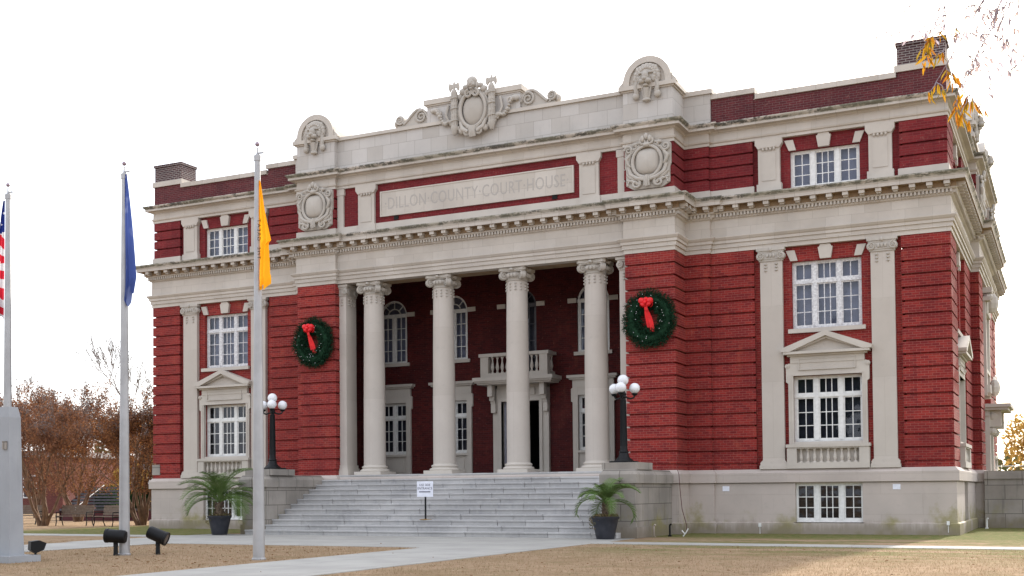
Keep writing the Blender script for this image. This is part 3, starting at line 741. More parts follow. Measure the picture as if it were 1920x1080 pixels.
# --- windows
GW=.035
def win_frame_mb(w,h,transom,rows,cols=(2,3,2),fw=.075,side=(.62,.76,.62)):
    """three-light casement; local origin bottom centre, y=0 is outer face"""
    b=MB(); hw=w/2
    b.box(-hw,-hw+fw,0,.10,0,h); b.box(hw-fw,hw,0,.10,0,h); b.box(-hw,hw,.001,.10,0,fw*1.1); b.box(-hw,hw,.001,.10,h-fw*.8,h)
    if len(cols)==3:
        tot=w-2*fw; u=tot/(sum(side)); xs=[-hw+fw,-hw+fw+side[0]*u,-hw+fw+(side[0]+side[1])*u,hw-fw]
        for x in xs[1:3]: b.box(x-.065,x+.065,-.012,.10,fw,h-fw*.8)
    else: 
        xs=[-hw+fw+i*(w-2*fw)/len(cols) for i in range(len(cols)+1)]
        for x in xs[1:-1]: b.box(x-.05,x+.05,-.012,.10,fw,h-fw*.8)
    zt=transom if transom else h
    if transom: b.box(-hw+.002,hw-.002,-.02,.10,zt-.05,zt+.05)
    panes=[]
    for i,c in enumerate(cols):
        a=xs[i]+(.065 if i else .0); d=xs[i+1]-(.065 if i<len(cols)-1 else .0)
        for z0,z1,r in(((fw*1.1,zt-(.05 if transom else fw*.8),rows),)+(((zt+.05,h-fw*.8,1),) if transom else ())):
            s=.04
            b.box(a,a+s,.02,.085,z0,z1); b.box(d-s,d,.02,.085,z0,z1); b.box(a,d,.021,.085,z0,z0+s*1.3); b.box(a,d,.021,.085,z1-s,z1)
            for k in range(1,c): x=a+s+(d-a-2*s)*k/c; b.box(x-.013,x+.013,.03,.075,z0+s,z1-s)
            for k in range(1,r): z=z0+s+(z1-z0-2.3*s)*k/r; b.box(a+s,d-s,.031,.074,z-.013,z+.013)
    return b
_cache={}
def put(key,builder,name,mat,parent,loc,rot=0,smooth=False):
    if key not in _cache:
        _cache[key]=builder().build(name,mat,parent,loc,smooth,rot); return _cache[key]
    o=_cache[key].copy(); col.objects.link(o); o.name=name; o.location=loc; o.rotation_euler=(0,0,rot); o.parent=parent
    if o.data.materials[0]!=mat: o.data=o.data.copy(); o.data.materials[0]=mat
    return o
def window(x,y,z,rot,w,h,transom,rows,cols,blind,mat='white',sill=True):
    key=('w',w,h,transom,rows,cols)
    o=put(key,lambda:win_frame_mb(w,h,transom,rows,cols),'window',M[mat],CH,(x,y,z),rot)
    def pane():
        b=MB(); b.quad((-w/2+.05,.055,.05),(w/2-.05,.055,.05),(w/2-.05,.055,h-.05),(-w/2+.05,.055,h-.05)); return b
    put(('p',w,h),pane,'pane',M['glass'],o,(0,0,0))
    def bl():
        b=MB(); b.quad((-w/2+.02,.30,.02),(w/2-.02,.30,.02),(w/2-.02,.30,h-.02),(-w/2+.02,.30,h-.02))
        for xx in(-w/2+.02,w/2-.02): b.quad((xx,.09,.02),(xx,.30,.02),(xx,.30,h-.02),(xx,.09,h-.02))
        return b
    put(('b',w,h,blind),bl,'window_blind',M[blind],o,(0,0,0))
    if sill:
        def sl():
            b=MB(); b.box(-w/2-.11,w/2+.11,-.27,.02,-.13,-.0); return b
        put(('s',w,h),sl,'sill',M['plain'],o,(0,0,0))
    return o
def keystone(z,dy=.15):
    b=MB(); h=.36
    b.prism([(-.165,z),(.165,z),(.225,z+h),(.19,z+h),(.15,z+h+.085),(-.15,z+h+.085),(-.19,z+h),(-.225,z+h)],dy-.12,dy+.02)
    return b
def springer(z,dy,s):
    b=MB(); p=[(s*.86,z),(s*1.08,z),(s*1.22,z+.34),(s*.95,z+.34)]; b.prism(p if s==1 else p[::-1],dy-.07,dy+.02); return b
def surround_mb():
    """dressed stone frame of the first floor window, local origin bay centre at ground"""
    b=MB(); y=.15
    for s in(-1,1):
        p=[(s*1.04,2.82),(s*1.19,2.82),(s*1.19,4.75),(s*1.26,4.80),(s*1.26,5.33),(s*1.17,5.39),(s*1.04,5.39)]
        b.prism(p if s==1 else p[::-1],y-.13,y+.02)
        n=14; b.prism([(s*1.22+.07*math.cos(2*PI*i/n),5.30+.07*math.sin(2*PI*i/n)) for i in range(n)],y-.16,y)
        n=14; b.prism([(s*1.22+.03*math.cos(2*PI*i/n),5.30+.03*math.sin(2*PI*i/n)) for i in range(n)],y-.19,y)
        b.box(s*1.115-.012,s*1.115+.012,y-.145,y,2.85,5.0)
    b.box(-1.04,1.04,y-.10,y+.2,2.815,2.9); b.box(-1.04,1.04,y-.128,y+.02,4.99,5.60); b.box(-1.12,1.12,y-.15,y+.02,5.39,5.62)
    b.box(-.86,.86,y-.17,y-.14,5.16,5.19); b.box(-.86,.86,y-.165,y-.14,5.50,5.53)
    b.box(-.86,-.83,y-.168,y-.14,5.16,5.53); b.box(.83,.86,y-.168,y-.14,5.16,5.53)
    b.box(-1.06,1.06,y-.15,y,4.99,5.03)
    # pediment
    for i,(e,z0,z1,d) in enumerate(((1.20,5.60,5.66,.22),(1.30,5.66,5.74,.36))): b.box(-e,e,y-d,y+.02,z0,z1)
    tri=[(-1.10,5.74),(1.10,5.74),(0,6.20)]; b.prism(tri,y-.13,y+.02)
    for s in(-1,1):
        p=[(s*1.36,5.735),(s*1.38,5.84),(0,6.36),(0,6.20),(s*1.10,5.735)]
        b.prism(p if s==-1 else p[::-1],y-.38,y+.02)
        p=[(s*1.06,5.74),(s*1.10,5.742),(0,6.202),(0,6.12)]
        b.prism(p if s==-1 else p[::-1],y-.27,y+.02)
    return b
def balustrade_mb(n=9):
    b=MB(); y=.15
    b.box(-1.27,1.27,y-.30,y+.02,2.72,2.82); b.box(-1.22,1.22,y-.26,y+.02,2.68,2.72)
    b.box(-1.24,1.24,y-.28,y+.02,2.055,2.24)
    for s in(-1,1): b.box(min(s*1.24,s*.94),max(s*1.24,s*.94),y-.27,y+.02,2.24,2.69)
    b.box(-.95,.95,y-.06,y+.02,2.24,2.69)
    for i in range(n):
        x=-.82+1.64*i/(n-1)
        b.lathe(x,y-.16,[(.055,2.24),(.055,2.27),(.03,2.29),(.045,2.33),(.058,2.39),(.045,2.47),(.026,2.54),(.026,2.60),(.04,2.62),(.045,2.66),(.045,2.69)],10)
        b.box(x-.06,x+.06,y-.22,y-.1,2.24,2.265)
    return b
def sill_brick(): pass
for bi,(bx,by,br_) in enumerate(bays):
    T=place(bx,by,br_)
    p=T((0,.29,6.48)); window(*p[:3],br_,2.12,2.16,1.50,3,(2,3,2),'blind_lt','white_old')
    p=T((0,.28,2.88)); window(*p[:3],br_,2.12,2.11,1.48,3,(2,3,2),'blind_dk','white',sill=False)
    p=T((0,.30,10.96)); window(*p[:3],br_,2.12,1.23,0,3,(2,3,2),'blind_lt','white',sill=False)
    p=T((0,.10,.36))
    o=T((0,0,0))
    put('surr',surround_mb,'pedimented_surround',M['plain'],CH,(bx,by,0),br_)
    put('bal',balustrade_mb,'window_balustrade',M['plain'],CH,(bx,by,0),br_)
    for zz,dy in((8.66,.15),(12.20,.17)):
        put(('k',zz),lambda:keystone(zz,dy),'keystone',M['plain'],CH,(bx,by,0),br_)
        for s in(-1,1): put(('ks',zz,s),lambda:springer(zz,dy,s),'arch_springer',M['plain'],CH,(bx,by,0),br_)
# basement windows
for s in(-1,1):
    window(s*11.66,.10,.37,0,2.12,1.236,0,3,(2,3,2),'dark','white',sill=False)
    rb_=MB(); 
    for x in(-1.06,1.06): rb_.quad((x,-.05,.36),(x,.4,.36),(x,.4,1.62),(x,-.05,1.62))
    rb_.quad((-1.06,-.05,1.602),(1.06,-.05,1.602),(1.06,.4,1.602),(-1.06,.4,1.602)); rb_.quad((-1.06,-.12,.368),(1.06,-.12,.368),(1.06,.4,.368),(-1.06,.4,.368))
    rb_.build('window_reveal',M['found'],CH,(s*11.66,0,0))
    window(s*15.22,3.6,.37,s*PI/2,1.4,1.22,0,3,(2,2),'dark','white',sill=False)
# --- pilasters
def ionic_cap(b,w,z0,yf,proj=.10):
    """flat Ionic capital with volutes; w = half shaft width"""
    b.box(-w-.03,w+.03,yf-.04,.12,z0,z0+.06)
    b.box(-w-.10,w+.10,yf-proj,.12,z0+.33,z0+.42); b.box(-w-.06,w+.06,yf-proj+.03,.12,z0+.28,z0+.33)
    b.box(-w,w,yf-.06,.12,z0+.06,z0+.28)
    for s in(-1,1):
        cx=s*(w-.02); cz=z0+.16; n=18
        b.prism([(cx+.125*math.cos(2*PI*i/n),cz+.125*math.sin(2*PI*i/n)) for i in range(n)],yf-.085,.1)
        spiral(b,cx,cz,.115,1.8,yf-.095,0,PI/2,s*1,.024); b.ball((cx,yf-.10,cz),(.028,.03,.028),6,4)
        for k in range(3):                                  # husk drops
            x=s*(w*.48); z=z0-.10-.10*k; r=.050-.004*k
            b.lathe(x,yf-.012,[(r*.4,z-.03),(r,z-.005),(r*.9,z+.02),(r*.3,z+.035)],8)
    for k in(-1,0,1): b.ball((k*.10,yf-.08,z0+.17),(.045,.04,.07),7,5)
    b.ball((0,yf-.10,z0+.36),(.06,.05,.07),7,5)
def pilaster_mb():
    b=MB(); w=.345
    b.box(-w,w,0,.18,2.32,8.73)
    b.box(-w-.09,w+.09,-.09,.18,2.05,2.16); b.box(-w-.075,w+.075,-.075,.18,2.16,2.20)
    b.prism([(-w-.06,2.20),(w+.06,2.20),(w+.075,2.24),(w+.05,2.28),(w,2.33),(-w,2.33),(-w-.05,2.28),(-w-.075,2.24)],-.05,.18)
    return b
def pil_cap_mb():
    b=MB(); ionic_cap(b,.345,8.70,0); return b
for s in(-1,1):
    for dx in(-1.67,1.70):
        x=s*XC+dx*s
        p=put('pil',pilaster_mb,'pilaster',M['shaft'],CH,(x,-.005,0)); put('pilc',pil_cap_mb,'capital',M['carved'],p,(0,0,0),smooth=False)

# --- portico
CY=-.66
def column_mb():
    b=MB(); pr=[(.405,2.40)]
    for i in range(1,13):
        t=i/12; pr.append((.405-.045*t**1.8,2.40+6.32*t))
    b.lathe(0,0,pr,36); return b
def colbase_mb():
    b=MB(); b.box(-.56,.56,-.56,.56,2.052,2.17)
    b.lathe(0,0,[(.53,2.17),(.545,2.20),(.53,2.235),(.50,2.25),(.455,2.27),(.45,2.29),(.475,2.31),(.48,2.34),(.455,2.365),(.42,2.375),(.405,2.42)],36)
    return b
def colcap_mb():
    b=MB(); z0=8.68
    b.lathe(0,0,[(.36,z0-.02),(.39,z0),(.39,z0+.03),(.37,z0+.04),(.37,z0+.06),(.45,z0+.17),(.45,z0+.22),(.38,z0+.3)],28)
    # abacus with hollow sides
    P=[]
    for q in range(4):
        a=PI/4+q*PI/2
        for da,r in((-.09,.66),(.09,.66)): P.append((r*math.cos(a+da),r*math.sin(a+da)))
        for t in(.25,.5,.75):
            a0=a+.09; a1=a+PI/2-.09; aa=a0+(a1-a0)*t; d=.455/math.cos(aa-(a+PI/4))
            P.append((d*math.cos(aa),d*math.sin(aa)))
    b.prismz(P,z0+.33,z0+.43)
    P2=[(x*.93,y*.93) for x,y in P]; b.prismz(P2,z0+.29,z0+.33)
    for q in range(4):
        a=PI/4+q*PI/2; ca,sa=math.cos(a),math.sin(a)
        # volute pair on each diagonal
        n=16; r=.145; cx=.50
        ring=[(cx+r*math.cos(2*PI*i/n),z0+.17+r*math.sin(2*PI*i/n)) for i in range(n)]
        bb=len(b.v)
        for off in(-.055,.055):
            for x,z in ring: b.v.append((ca*x-sa*off,sa*x+ca*off,z))
        b.f.append(tuple(bb+i for i in range(n))); b.f.append(tuple(bb+n+i for i in reversed(range(n))))
        for i in range(n): b.f.append((bb+(i+1)%n,bb+i,bb+n+i,bb+n+(i+1)%n))
        for off in(-.07,.07):
            pts=[]
            for i in range(22):
                t=i/21; an=PI/2-t*1.7*2*PI; rr=r*(1-.8*t); x=cx+rr*math.cos(an); z=z0+.17+rr*math.sin(an); pts.append((ca*x-sa*off,sa*x+ca*off,z))
            b.tube(pts,.022,5)
        a2=q*PI/2; 
        for k in(-1,0,1):
            b.ball((math.cos(a2)*.44-math.sin(a2)*k*.12,math.sin(a2)*.44+math.cos(a2)*k*.12,z0+.17),(.06,.06,.075),7,5)
        b.ball((math.cos(a2)*.47,math.sin(a2)*.47,z0+.37),(.09,.09,.06),7,5)
    for i in range(12):
        a=2*PI*(i+.5)/12
        for k in range(3): b.ball((math.cos(a)*.372,math.sin(a)*.372,z0-.10-.105*k),(.042,.042,.038),6,4)
    return b
for x in(-4.31,-1.435,1.435,4.31):
    c=put('col',column_mb,'column',M['shaft'],CH,(x,CY,0),smooth=True)
    put('colb',colbase_mb,'column_base',M['plain'],c,(0,0,0),smooth=True); put('colc',colcap_mb,'column_capital',M['carved'],c,(0,0,0),smooth=False)
# antae beside the piers
for s in(-1,1):
    def m_(mb):
        if s>0: mb.v=[(-x,y,z) for x,y,z in mb.v]; mb.f=[tuple(reversed(f)) for f in mb.f]
        return mb
    b=MB(); b.box(-.16,.14,-.38,.34,2.42,8.74); a=m_(b).build('anta',M['shaft'],CH,(s*5.42,CY,0))
    b=MB(); b.box(-.15,.24,-.48,.42,2.052,2.22); b.box(-.15,.21,-.45,.40,2.22,2.30); b.box(-.15,.18,-.42,.37,2.30,2.42); m_(b).build('anta_base',M['plain'],a)
    b=MB(); b.box(-.15,.16,-.41,.37,8.68,8.74); b.box(-.15,.24,-.48,.42,9.01,9.10); b.box(-.15,.19,-.44,.38,8.95,9.01); b.box(-.15,.14,-.40,.36,8.74,8.95)
    cz=8.85
    for yy in(-.30,.26):
        for xx,axis in((.145,0),):
            n=16; nn=len(b.v)
            for dx in(-.1,.06):
                for i in range(n): b.v.append((xx+dx,yy+.12*math.cos(2*PI*i/n),cz+.12*math.sin(2*PI*i/n)))
            b.f.append(tuple(nn+n+i for i in range(n)))
            for i in range(n): b.f.append((nn+i,nn+(i+1)%n,nn+n+(i+1)%n,nn+n+i))
    n=16; b.prism([(.10+.12*math.cos(2*PI*i/n),cz+.12*math.sin(2*PI*i/n)) for i in range(n)],-.46,-.3); spiral(b,.10,cz,.11,1.7,-.47,0,PI/2,1,.024)
    for k in range(3):
        z=8.56-.10*k; r=.045
        for p in((-.02,-.39),): b.lathe(p[0],p[1],[(r*.4,z-.03),(r,z),(r*.3,z+.035)],8)
        for yy in(-.2,0,.2): b.lathe(.15,yy,[(r*.4,z-.03),(r,z),(r*.3,z+.035)],8)
    m_(b).build('anta_capital',M['carved'],a)
# porch interior
BW=3.0
pi_=MB()
def arch_wall():
    """porch back wall with arched and square openings"""
    b=MB(); xs=[-6.9]
    bw=[(-5.55,.62),(-2.88,.62),(0,.62),(2.88,.62),(5.55,.62)]
    # columns of wall between openings
    edges=[-6.9]
    for c,h in bw: edges+=[c-h,c+h] if c else [-.80,.80]
    edges.append(6.9)
    for i in range(0,len(edges),2):
        b.quad((edges[i],BW,2.05),(edges[i+1],BW,2.05),(edges[i+1],BW,9.95),(edges[i],BW,9.95))
    for c,h in bw:
        lowtop=4.95 if c else 4.87; lowbot=2.9 if c else 2.05; hw=h
        if c==0:
            for s in(-1,1): b.quad((s*.62,BW,4.87),(s*.80,BW,4.87),(s*.80,BW,9.95),(s*.62,BW,9.95))
            b.quad((c-h,BW,5.3),(c+h,BW,5.3),(c+h,BW,5.75),(c-h,BW,5.75))
        if c: b.quad((c-h,BW,2.05),(c+h,BW,2.05),(c+h,BW,lowbot),(c-h,BW,lowbot))
        ub=6.55 if c else 5.74
        b.quad((c-h,BW,lowtop),(c+h,BW,lowtop),(c+h,BW,ub),(c-h,BW,ub))
        n=14; zc=8.45
        arc=[(c+h*math.cos(PI*i/n),zc+h*math.sin(PI*i/n)) for i in range(n+1)]
        for i in range(n):
            x0,z0=arc[i]; x1,z1=arc[i+1]
            b.quad((x1,BW,z1),(x0,BW,z0),(x0,BW,9.95),(x1,BW,9.95))
            b.quad((x0,BW,z0),(x1,BW,z1),(x1,BW+.3,z1),(x0,BW+.3,z0))
        for s in(-1,1): b.quad((c+s*h,BW,ub),(c+s*h,BW+.3,ub),(c+s*h,BW+.3,zc),(c+s*h,BW,zc))
        if c==0: continue
        for s in(-1,1): b.quad((c+s*h,BW,lowbot),(c+s*h,BW+.3,lowbot),(c+s*h,BW+.3,lowtop),(c+s*h,BW,lowtop))
        b.quad((c-h,BW,lowtop),(c+h,BW,lowtop),(c+h,BW+.3,lowtop),(c-h,BW+.3,lowtop))
    return b
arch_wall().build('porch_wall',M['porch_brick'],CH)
for s in(-1,1):
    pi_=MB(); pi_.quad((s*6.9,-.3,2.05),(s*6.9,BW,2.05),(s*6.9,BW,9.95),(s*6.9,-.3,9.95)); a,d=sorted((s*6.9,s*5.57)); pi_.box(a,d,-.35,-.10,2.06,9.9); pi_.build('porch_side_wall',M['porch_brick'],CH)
b=MB(); b.box(-5.56,5.56,-1.16,-.16,9.123,9.8); b.build('architrave_beam',M['soffit'],CH)
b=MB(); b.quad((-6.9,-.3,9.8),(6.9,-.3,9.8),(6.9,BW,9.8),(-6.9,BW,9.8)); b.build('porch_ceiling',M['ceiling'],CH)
b=MB(); b.box(-6.9,6.9,-1.27,BW,1.6,2.05); b.box(-5.9,5.9,-1.3,-1.2,0,1.7); b.build('porch_floor',M['floor'],CH)
# dark rooms behind the windows and door
b=MB(); b.box(-.85,.85,BW+.15,BW+5,2.03,4.9); b.f=[f for i,f in enumerate(b.f) if i!=2]; b.build('entrance_hall',M['dark'],CH)
# arched windows
def fan_mb(hw,h0,zc):
    """frame below springing, transom and fanlight; local origin bottom centre; h0 = springing height"""
    b=MB(); f=.075
    b.box(-hw,-hw+f,0,.09,0,h0); b.box(hw-f,hw,0,.09,0,h0); b.box(-hw,hw,.001,.09,0,f); b.box(-hw-.0,hw+.0,-.03,.09,h0-.07,h0+.07)
    n=18
    for i in range(n):
        a0=PI*i/n; a1=PI*(i+1)/n
        for r0,r1,y in((hw-f,hw,0),(hw*.46-.02,hw*.46+.02,.02)):
            b.prism([(r0*math.cos(a0),h0+r0*math.sin(a0)),(r1*math.cos(a0),h0+r1*math.sin(a0)),(r1*math.cos(a1),h0+r1*math.sin(a1)),(r0*math.cos(a1),h0+r0*math.sin(a1))],y,.09)
    for i in(1,2,3):
        a=PI*i/4; c,s=math.cos(a),math.sin(a); w=.013
        b.prism([(hw*.46*c-s*w,h0+hw*.46*s+c*w),(hw*.46*c+s*w,h0+hw*.46*s-c*w),((hw-f)*c+s*w,h0+(hw-f)*s-c*w),((hw-f)*c-s*w,h0+(hw-f)*s+c*w)],.03,.08)
    b.box(-.06,.06,-.01,.09,f,h0-.07)
    for s in(-1,1):
        a=.06 if s>0 else -hw+f; d=hw-f if s>0 else -.06
        b.box(a,a+.04,.02,.08,f,h0-.07); b.box(d-.04,d,.02,.08,f,h0-.07)
        m=(a+d)/2; b.box(m-.013,m+.013,.03,.075,f,h0-.07)
        for k in range(1,4): z=f+(h0-.07-f)*k/4; b.box(a,d,.031,.074,z-.013,z+.013)
    return b
for c in(-5.55,-2.88,0,2.88,5.55):
    ub=6.55 if c else 5.76; mat=M['white'] if c else M['slate']
    o=fan_mb(.62,8.45-ub,0).build('arched_window',mat,CH,(c,BW+.06,ub))
    b=MB(); h=8.45-ub; n=14; poly=[(.6,0),]+[(.6*math.cos(PI*i/n),h+.6*math.sin(PI*i/n)) for i in range(n+1)]+[(-.6,0)]
    n0=len(b.v); b.v+=[(x,.05,z) for x,z in poly]; b.f.append(tuple(range(n0,n0+len(poly)))); b.build('pane',M['glass'],o)
    b=MB(); b.v+=[(x*1.03,.28,z) for x,z in poly]; b.f.append(tuple(range(len(poly)))); b.build('window_blind',M['blind_lt'] if c else M['blind_dk'],o)
    if c==0 : b=MB(); b.box(.08,.22,.14,.17,.1,2.2); b.build('curtain',M['curtain'],o)
    for sg in(-1,1):
        b=MB(); a_,d_=sorted((sg*.98,sg*.64)); b.box(a_,d_,BW-.05,BW+.02,8.38,8.55); b.build('impost_block',M['plain'],CH,(c,0,0))
    if c: b=MB(); b.box(-.74,.74,BW-.08,BW+.1,6.42,6.55); b.build('sill',M['plain'],o,(0,-BW-.06,-ub))
# lower porch windows and surrounds
for c in(-5.55,-2.88,2.88,5.55):
    window(c,BW+.08,2.9,0,1.24,2.05,1.46,3,(2,2),'blind_dk','white',sill=False)
    b=MB()
    for s in(-1,1):
        p=[(s*.60,2.05),(s*.80,2.05),(s*.80,4.68),(s*.86,4.72),(s*.86,5.18),(s*.78,5.24),(s*.60,5.24)]; b.prism(p if s==1 else p[::-1],BW-.10,BW+.03)
    b.box(-.62,.62,BW-.09,BW+.03,4.95,5.5); b.box(-.80,.80,BW-.11,BW+.03,5.22,5.52); b.box(-.90,.90,BW-.20,BW+.03,5.52,5.58); b.box(-.97,.97,BW-.27,BW+.03,5.58,5.68)
    b.box(-.61,.61,BW-.02,BW+.02,2.053,2.88); b.box(-.46,.46,BW-.05,BW-.01,2.2,2.7); b.box(-.64,.64,BW-.12,BW+.05,2.82,2.9)
    b.build('stone_window_surround',M['plain'],CH,(c,0,0))
# doorway
b=MB()
for s in(-1,1):
    a,d=sorted((s*.78,s*1.14)); b.box(a,d,BW-.14,BW+.03,2.05,5.3); a,d=sorted((s*.78,s*.90)); b.box(a,d,BW-.20,BW+.2,2.05,4.9)
    a,d=sorted((s*.96,s*1.16)); b.box(a,d,BW-.24,BW-.13,4.45,5.3)
b.box(-1.13,1.13,BW-.13,BW+.03,4.87,5.45); b.box(-.90,.90,BW-.19,BW+.1,4.82,4.95); b.box(-.6,.6,BW-.2,BW,5.05,5.3)
for s in(-1,1):
    x=s*1.06; b.prism([(x-.09,4.4),(x+.09,4.4),(x+.09,5.45),(x-.09,5.45)],BW-.3,BW-.13)
    for k,(z0,z1,d) in enumerate(((5.0,5.5,.62),(4.85,5.0,.45),(4.75,4.85,.34))): b.box(x-.09,x+.09,BW-d,BW-.12,z0,z1)
o=b.build('doorway',M['plain'],CH)
b=MB(); b.box(-.77,-.70,BW+.1,BW+.85,2.06,4.82); b.box(-.69,-.67,BW+.2,BW+.75,3.0,4.6); b.build('open_door_leaf',M['blind_lt'],o)
# balcony over the door
b=MB(); b.box(-1.62,1.62,BW-.95,BW,5.56,5.70); b.box(-1.56,1.56,BW-.89,BW,5.50,5.56); b.box(-1.5,1.5,BW-.8,BW,5.44,5.50)
bo=b.build('balcony',M['plain'],CH)
b=MB(); b.box(-1.42,1.42,BW-.80,BW-.50,6.48,6.60); b.box(-1.36,1.36,BW-.76,BW-.56,5.70,5.86)
for s in(-1,1):
    a,d=sorted((s*1.36,s*1.04)); b.box(a,d,BW-.77,BW-.52,5.86,6.48); a,d=sorted((s*1.42,s*1.16)); b.box(a,d,BW-.52,BW,6.48,6.60); a,d=sorted((s*1.36,s*1.2)); b.box(a,d,BW-.52,BW,5.70,5.86)
b.build('balcony_rail',M['plain'],bo)
b=MB(); BP=[(.055,5.86),(.055,5.90),(.03,5.93),(.05,5.99),(.07,6.07),(.05,6.19),(.028,6.30),(.028,6.38),(.045,6.41),(.055,6.45),(.055,6.48)]
for x in[-.9+i*.2 for i in range(10)]: b.lathe(x,BW-.66,BP,10)
for s in(-1,1):
    for y in(BW-.36,BW-.16): b.lathe(s*1.28,y,BP,10)
b.build('balcony_balusters',M['plain'],bo)

# side pavilion bay: tall stone framed opening with bracketed hood
for s in(-1,1):
    b=MB()
    for t in(-1,1):
        a,d=sorted((t*.85,t*1.25)); b.box(a,d,-.12,.25,2.05,4.3); b.box(a+.03,d-.03,-.05,.25,4.9,8.45)
        b.box(t*1.05-.24,t*1.05+.24,-.22,.25,8.45,8.6); b.box(t*1.05-.2,t*1.05+.2,-.28,.25,8.75,8.95)
        b.ball((t*1.05,-.12,8.6),(.2,.2,.16),8,6); b.ball((t*1.05,-.2,4.1),(.18,.3,.2),8,6); b.ball((t*1.05,-.3,3.95),(.12,.22,.18),8,6)
        b.prism([(t*1.05-.12,3.7),(t*1.05+.12,3.7),(t*1.05+.12,4.35),(t*1.05-.12,4.35)],-.5,.2)
        b.ball((t*1.05,-.2,3.55),(.13,.15,.16),8,6)
    b.box(-1.5,1.5,-.85,.25,4.42,4.55); b.box(-1.42,1.42,-.75,.25,4.32,4.42); b.box(-1.3,1.3,-.12,.25,4.1,4.32)
    b.box(-1.0,1.0,-.1,.25,8.0,8.5); b.box(-1.1,1.1,-.16,.25,5.0,5.3); b.ball((0,-.25,5.25),(.3,.2,.35),8,6); b.ball((0,-.2,8.5),(.22,.25,.4),8,6)
    o=b.build('side_entrance_surround',M['plain'],CH,(s*15.58,12,0),rotz=s*PI/2)
    window(s*15.36,12,5.9,s*PI/2,1.5,2.1,1.5,3,(2,2),'blind_lt'); window(s*15.36,12,2.07,s*PI/2,1.5,2.3,1.6,3,(2,2),'blind_dk',sill=False)

# --- stairs
NR=12; RH=2.05/NR; TR=.388; SY=-5.55
so=empty('staircase'); so.parent=CH
random.seed(5)
for k in range(NR):
    y0=SY+k*TR; hw=6.04 if k>0 else 6.62
    b=MB(); z0=k*RH-.04; z1=(k+1)*RH
    # slightly irregular nosing made of individual stones
    x=-hw; segs=[]
    while x<hw-.01:
        L=random.uniform(.9,1.9); x2=min(hw,x+L)
        if hw-x2<.5: x2=hw
        segs.append((x,x2)); x=x2
    for a,d in segs:
        jx=random.uniform(-.008,.008); jz=random.uniform(-.005,.004)
        n0=len(b.v); P=[(y0+.034+jx,z0),(y0+.034+jx,z1-.062),(y0+jx,z1-.05),(y0+jx,z1-.008+jz),(y0+.01+jx,z1+jz),(y0+TR+.2,z1+jz),(y0+TR+.2,z0)]
        b.v+=[(a+.008,y,z) for y,z in P]+[(d-.008,y,z) for y,z in P]; k_=len(P)
        b.f.append(tuple(range(n0+k_-1,n0-1,-1))); b.f.append(tuple(range(n0+k_,n0+2*k_)))
        for q in range(k_): b.f.append((n0+q,n0+(q+1)%k_,n0+k_+(q+1)%k_,n0+k_+q))
    o=b.build('step',M['granite'],so)
    if k==0:
        b2=None
# --- cheek walls with lamp pedestals
for s in(-1,1):
    a,d=sorted((s*6.04,s*7.06))
    b=MB(); b.box(a,d,-5.06,-1.4,0,1.62); b.box(a-(.05 if s<0 else 0),d+(.05 if s>0 else 0),-5.11,-1.4,0,.33)
    o=b.build('cheek_wall',M['cheek'],CH)
    b=MB(); a2,d2=sorted((s*5.98,s*7.14)); b.box(a2,d2,-5.16,-1.45,1.62,1.88); b.frustum((a2+d2)/2,(-5.16-1.45)/2,1.88,2.03,(d2-a2)/2,(5.16-1.45)/2,(d2-a2)/2-.10,(5.16-1.45)/2-.1)
    b.build('cheek_coping',M['cheek'],o)
    b=MB(); b.box(s*6.52-.56,s*6.52+.56,-4.86,-3.45,2.03,2.24); b.build('lamp_pedestal',M['cheek'],o)
# tablet on the left corner
b=MB(); b.box(-15.33,-14.93,-.03,.05,2.2,2.62); b.build('cornerstone',M['cheek'],CH)
# basement signs and small fittings on the foundation
b=MB(); b.box(0,.22,-.012,0,0,.16); b.build('wall_notice',M['sign'],CH,(13.55,-.05,1.38)); b.build('wall_notice',M['sign'],CH,(8.35,-.05,1.36))
for x,z in((9.55,.22),(15.1,.30)):
    b=MB(); b.box(-.04,.04,-.06,.0,0,.12); b.tube([(0,-.03,0),(0,-.03,-.22)],.010,6); b.build('outlet_box',M['white'],CH,(x,-.12,z))
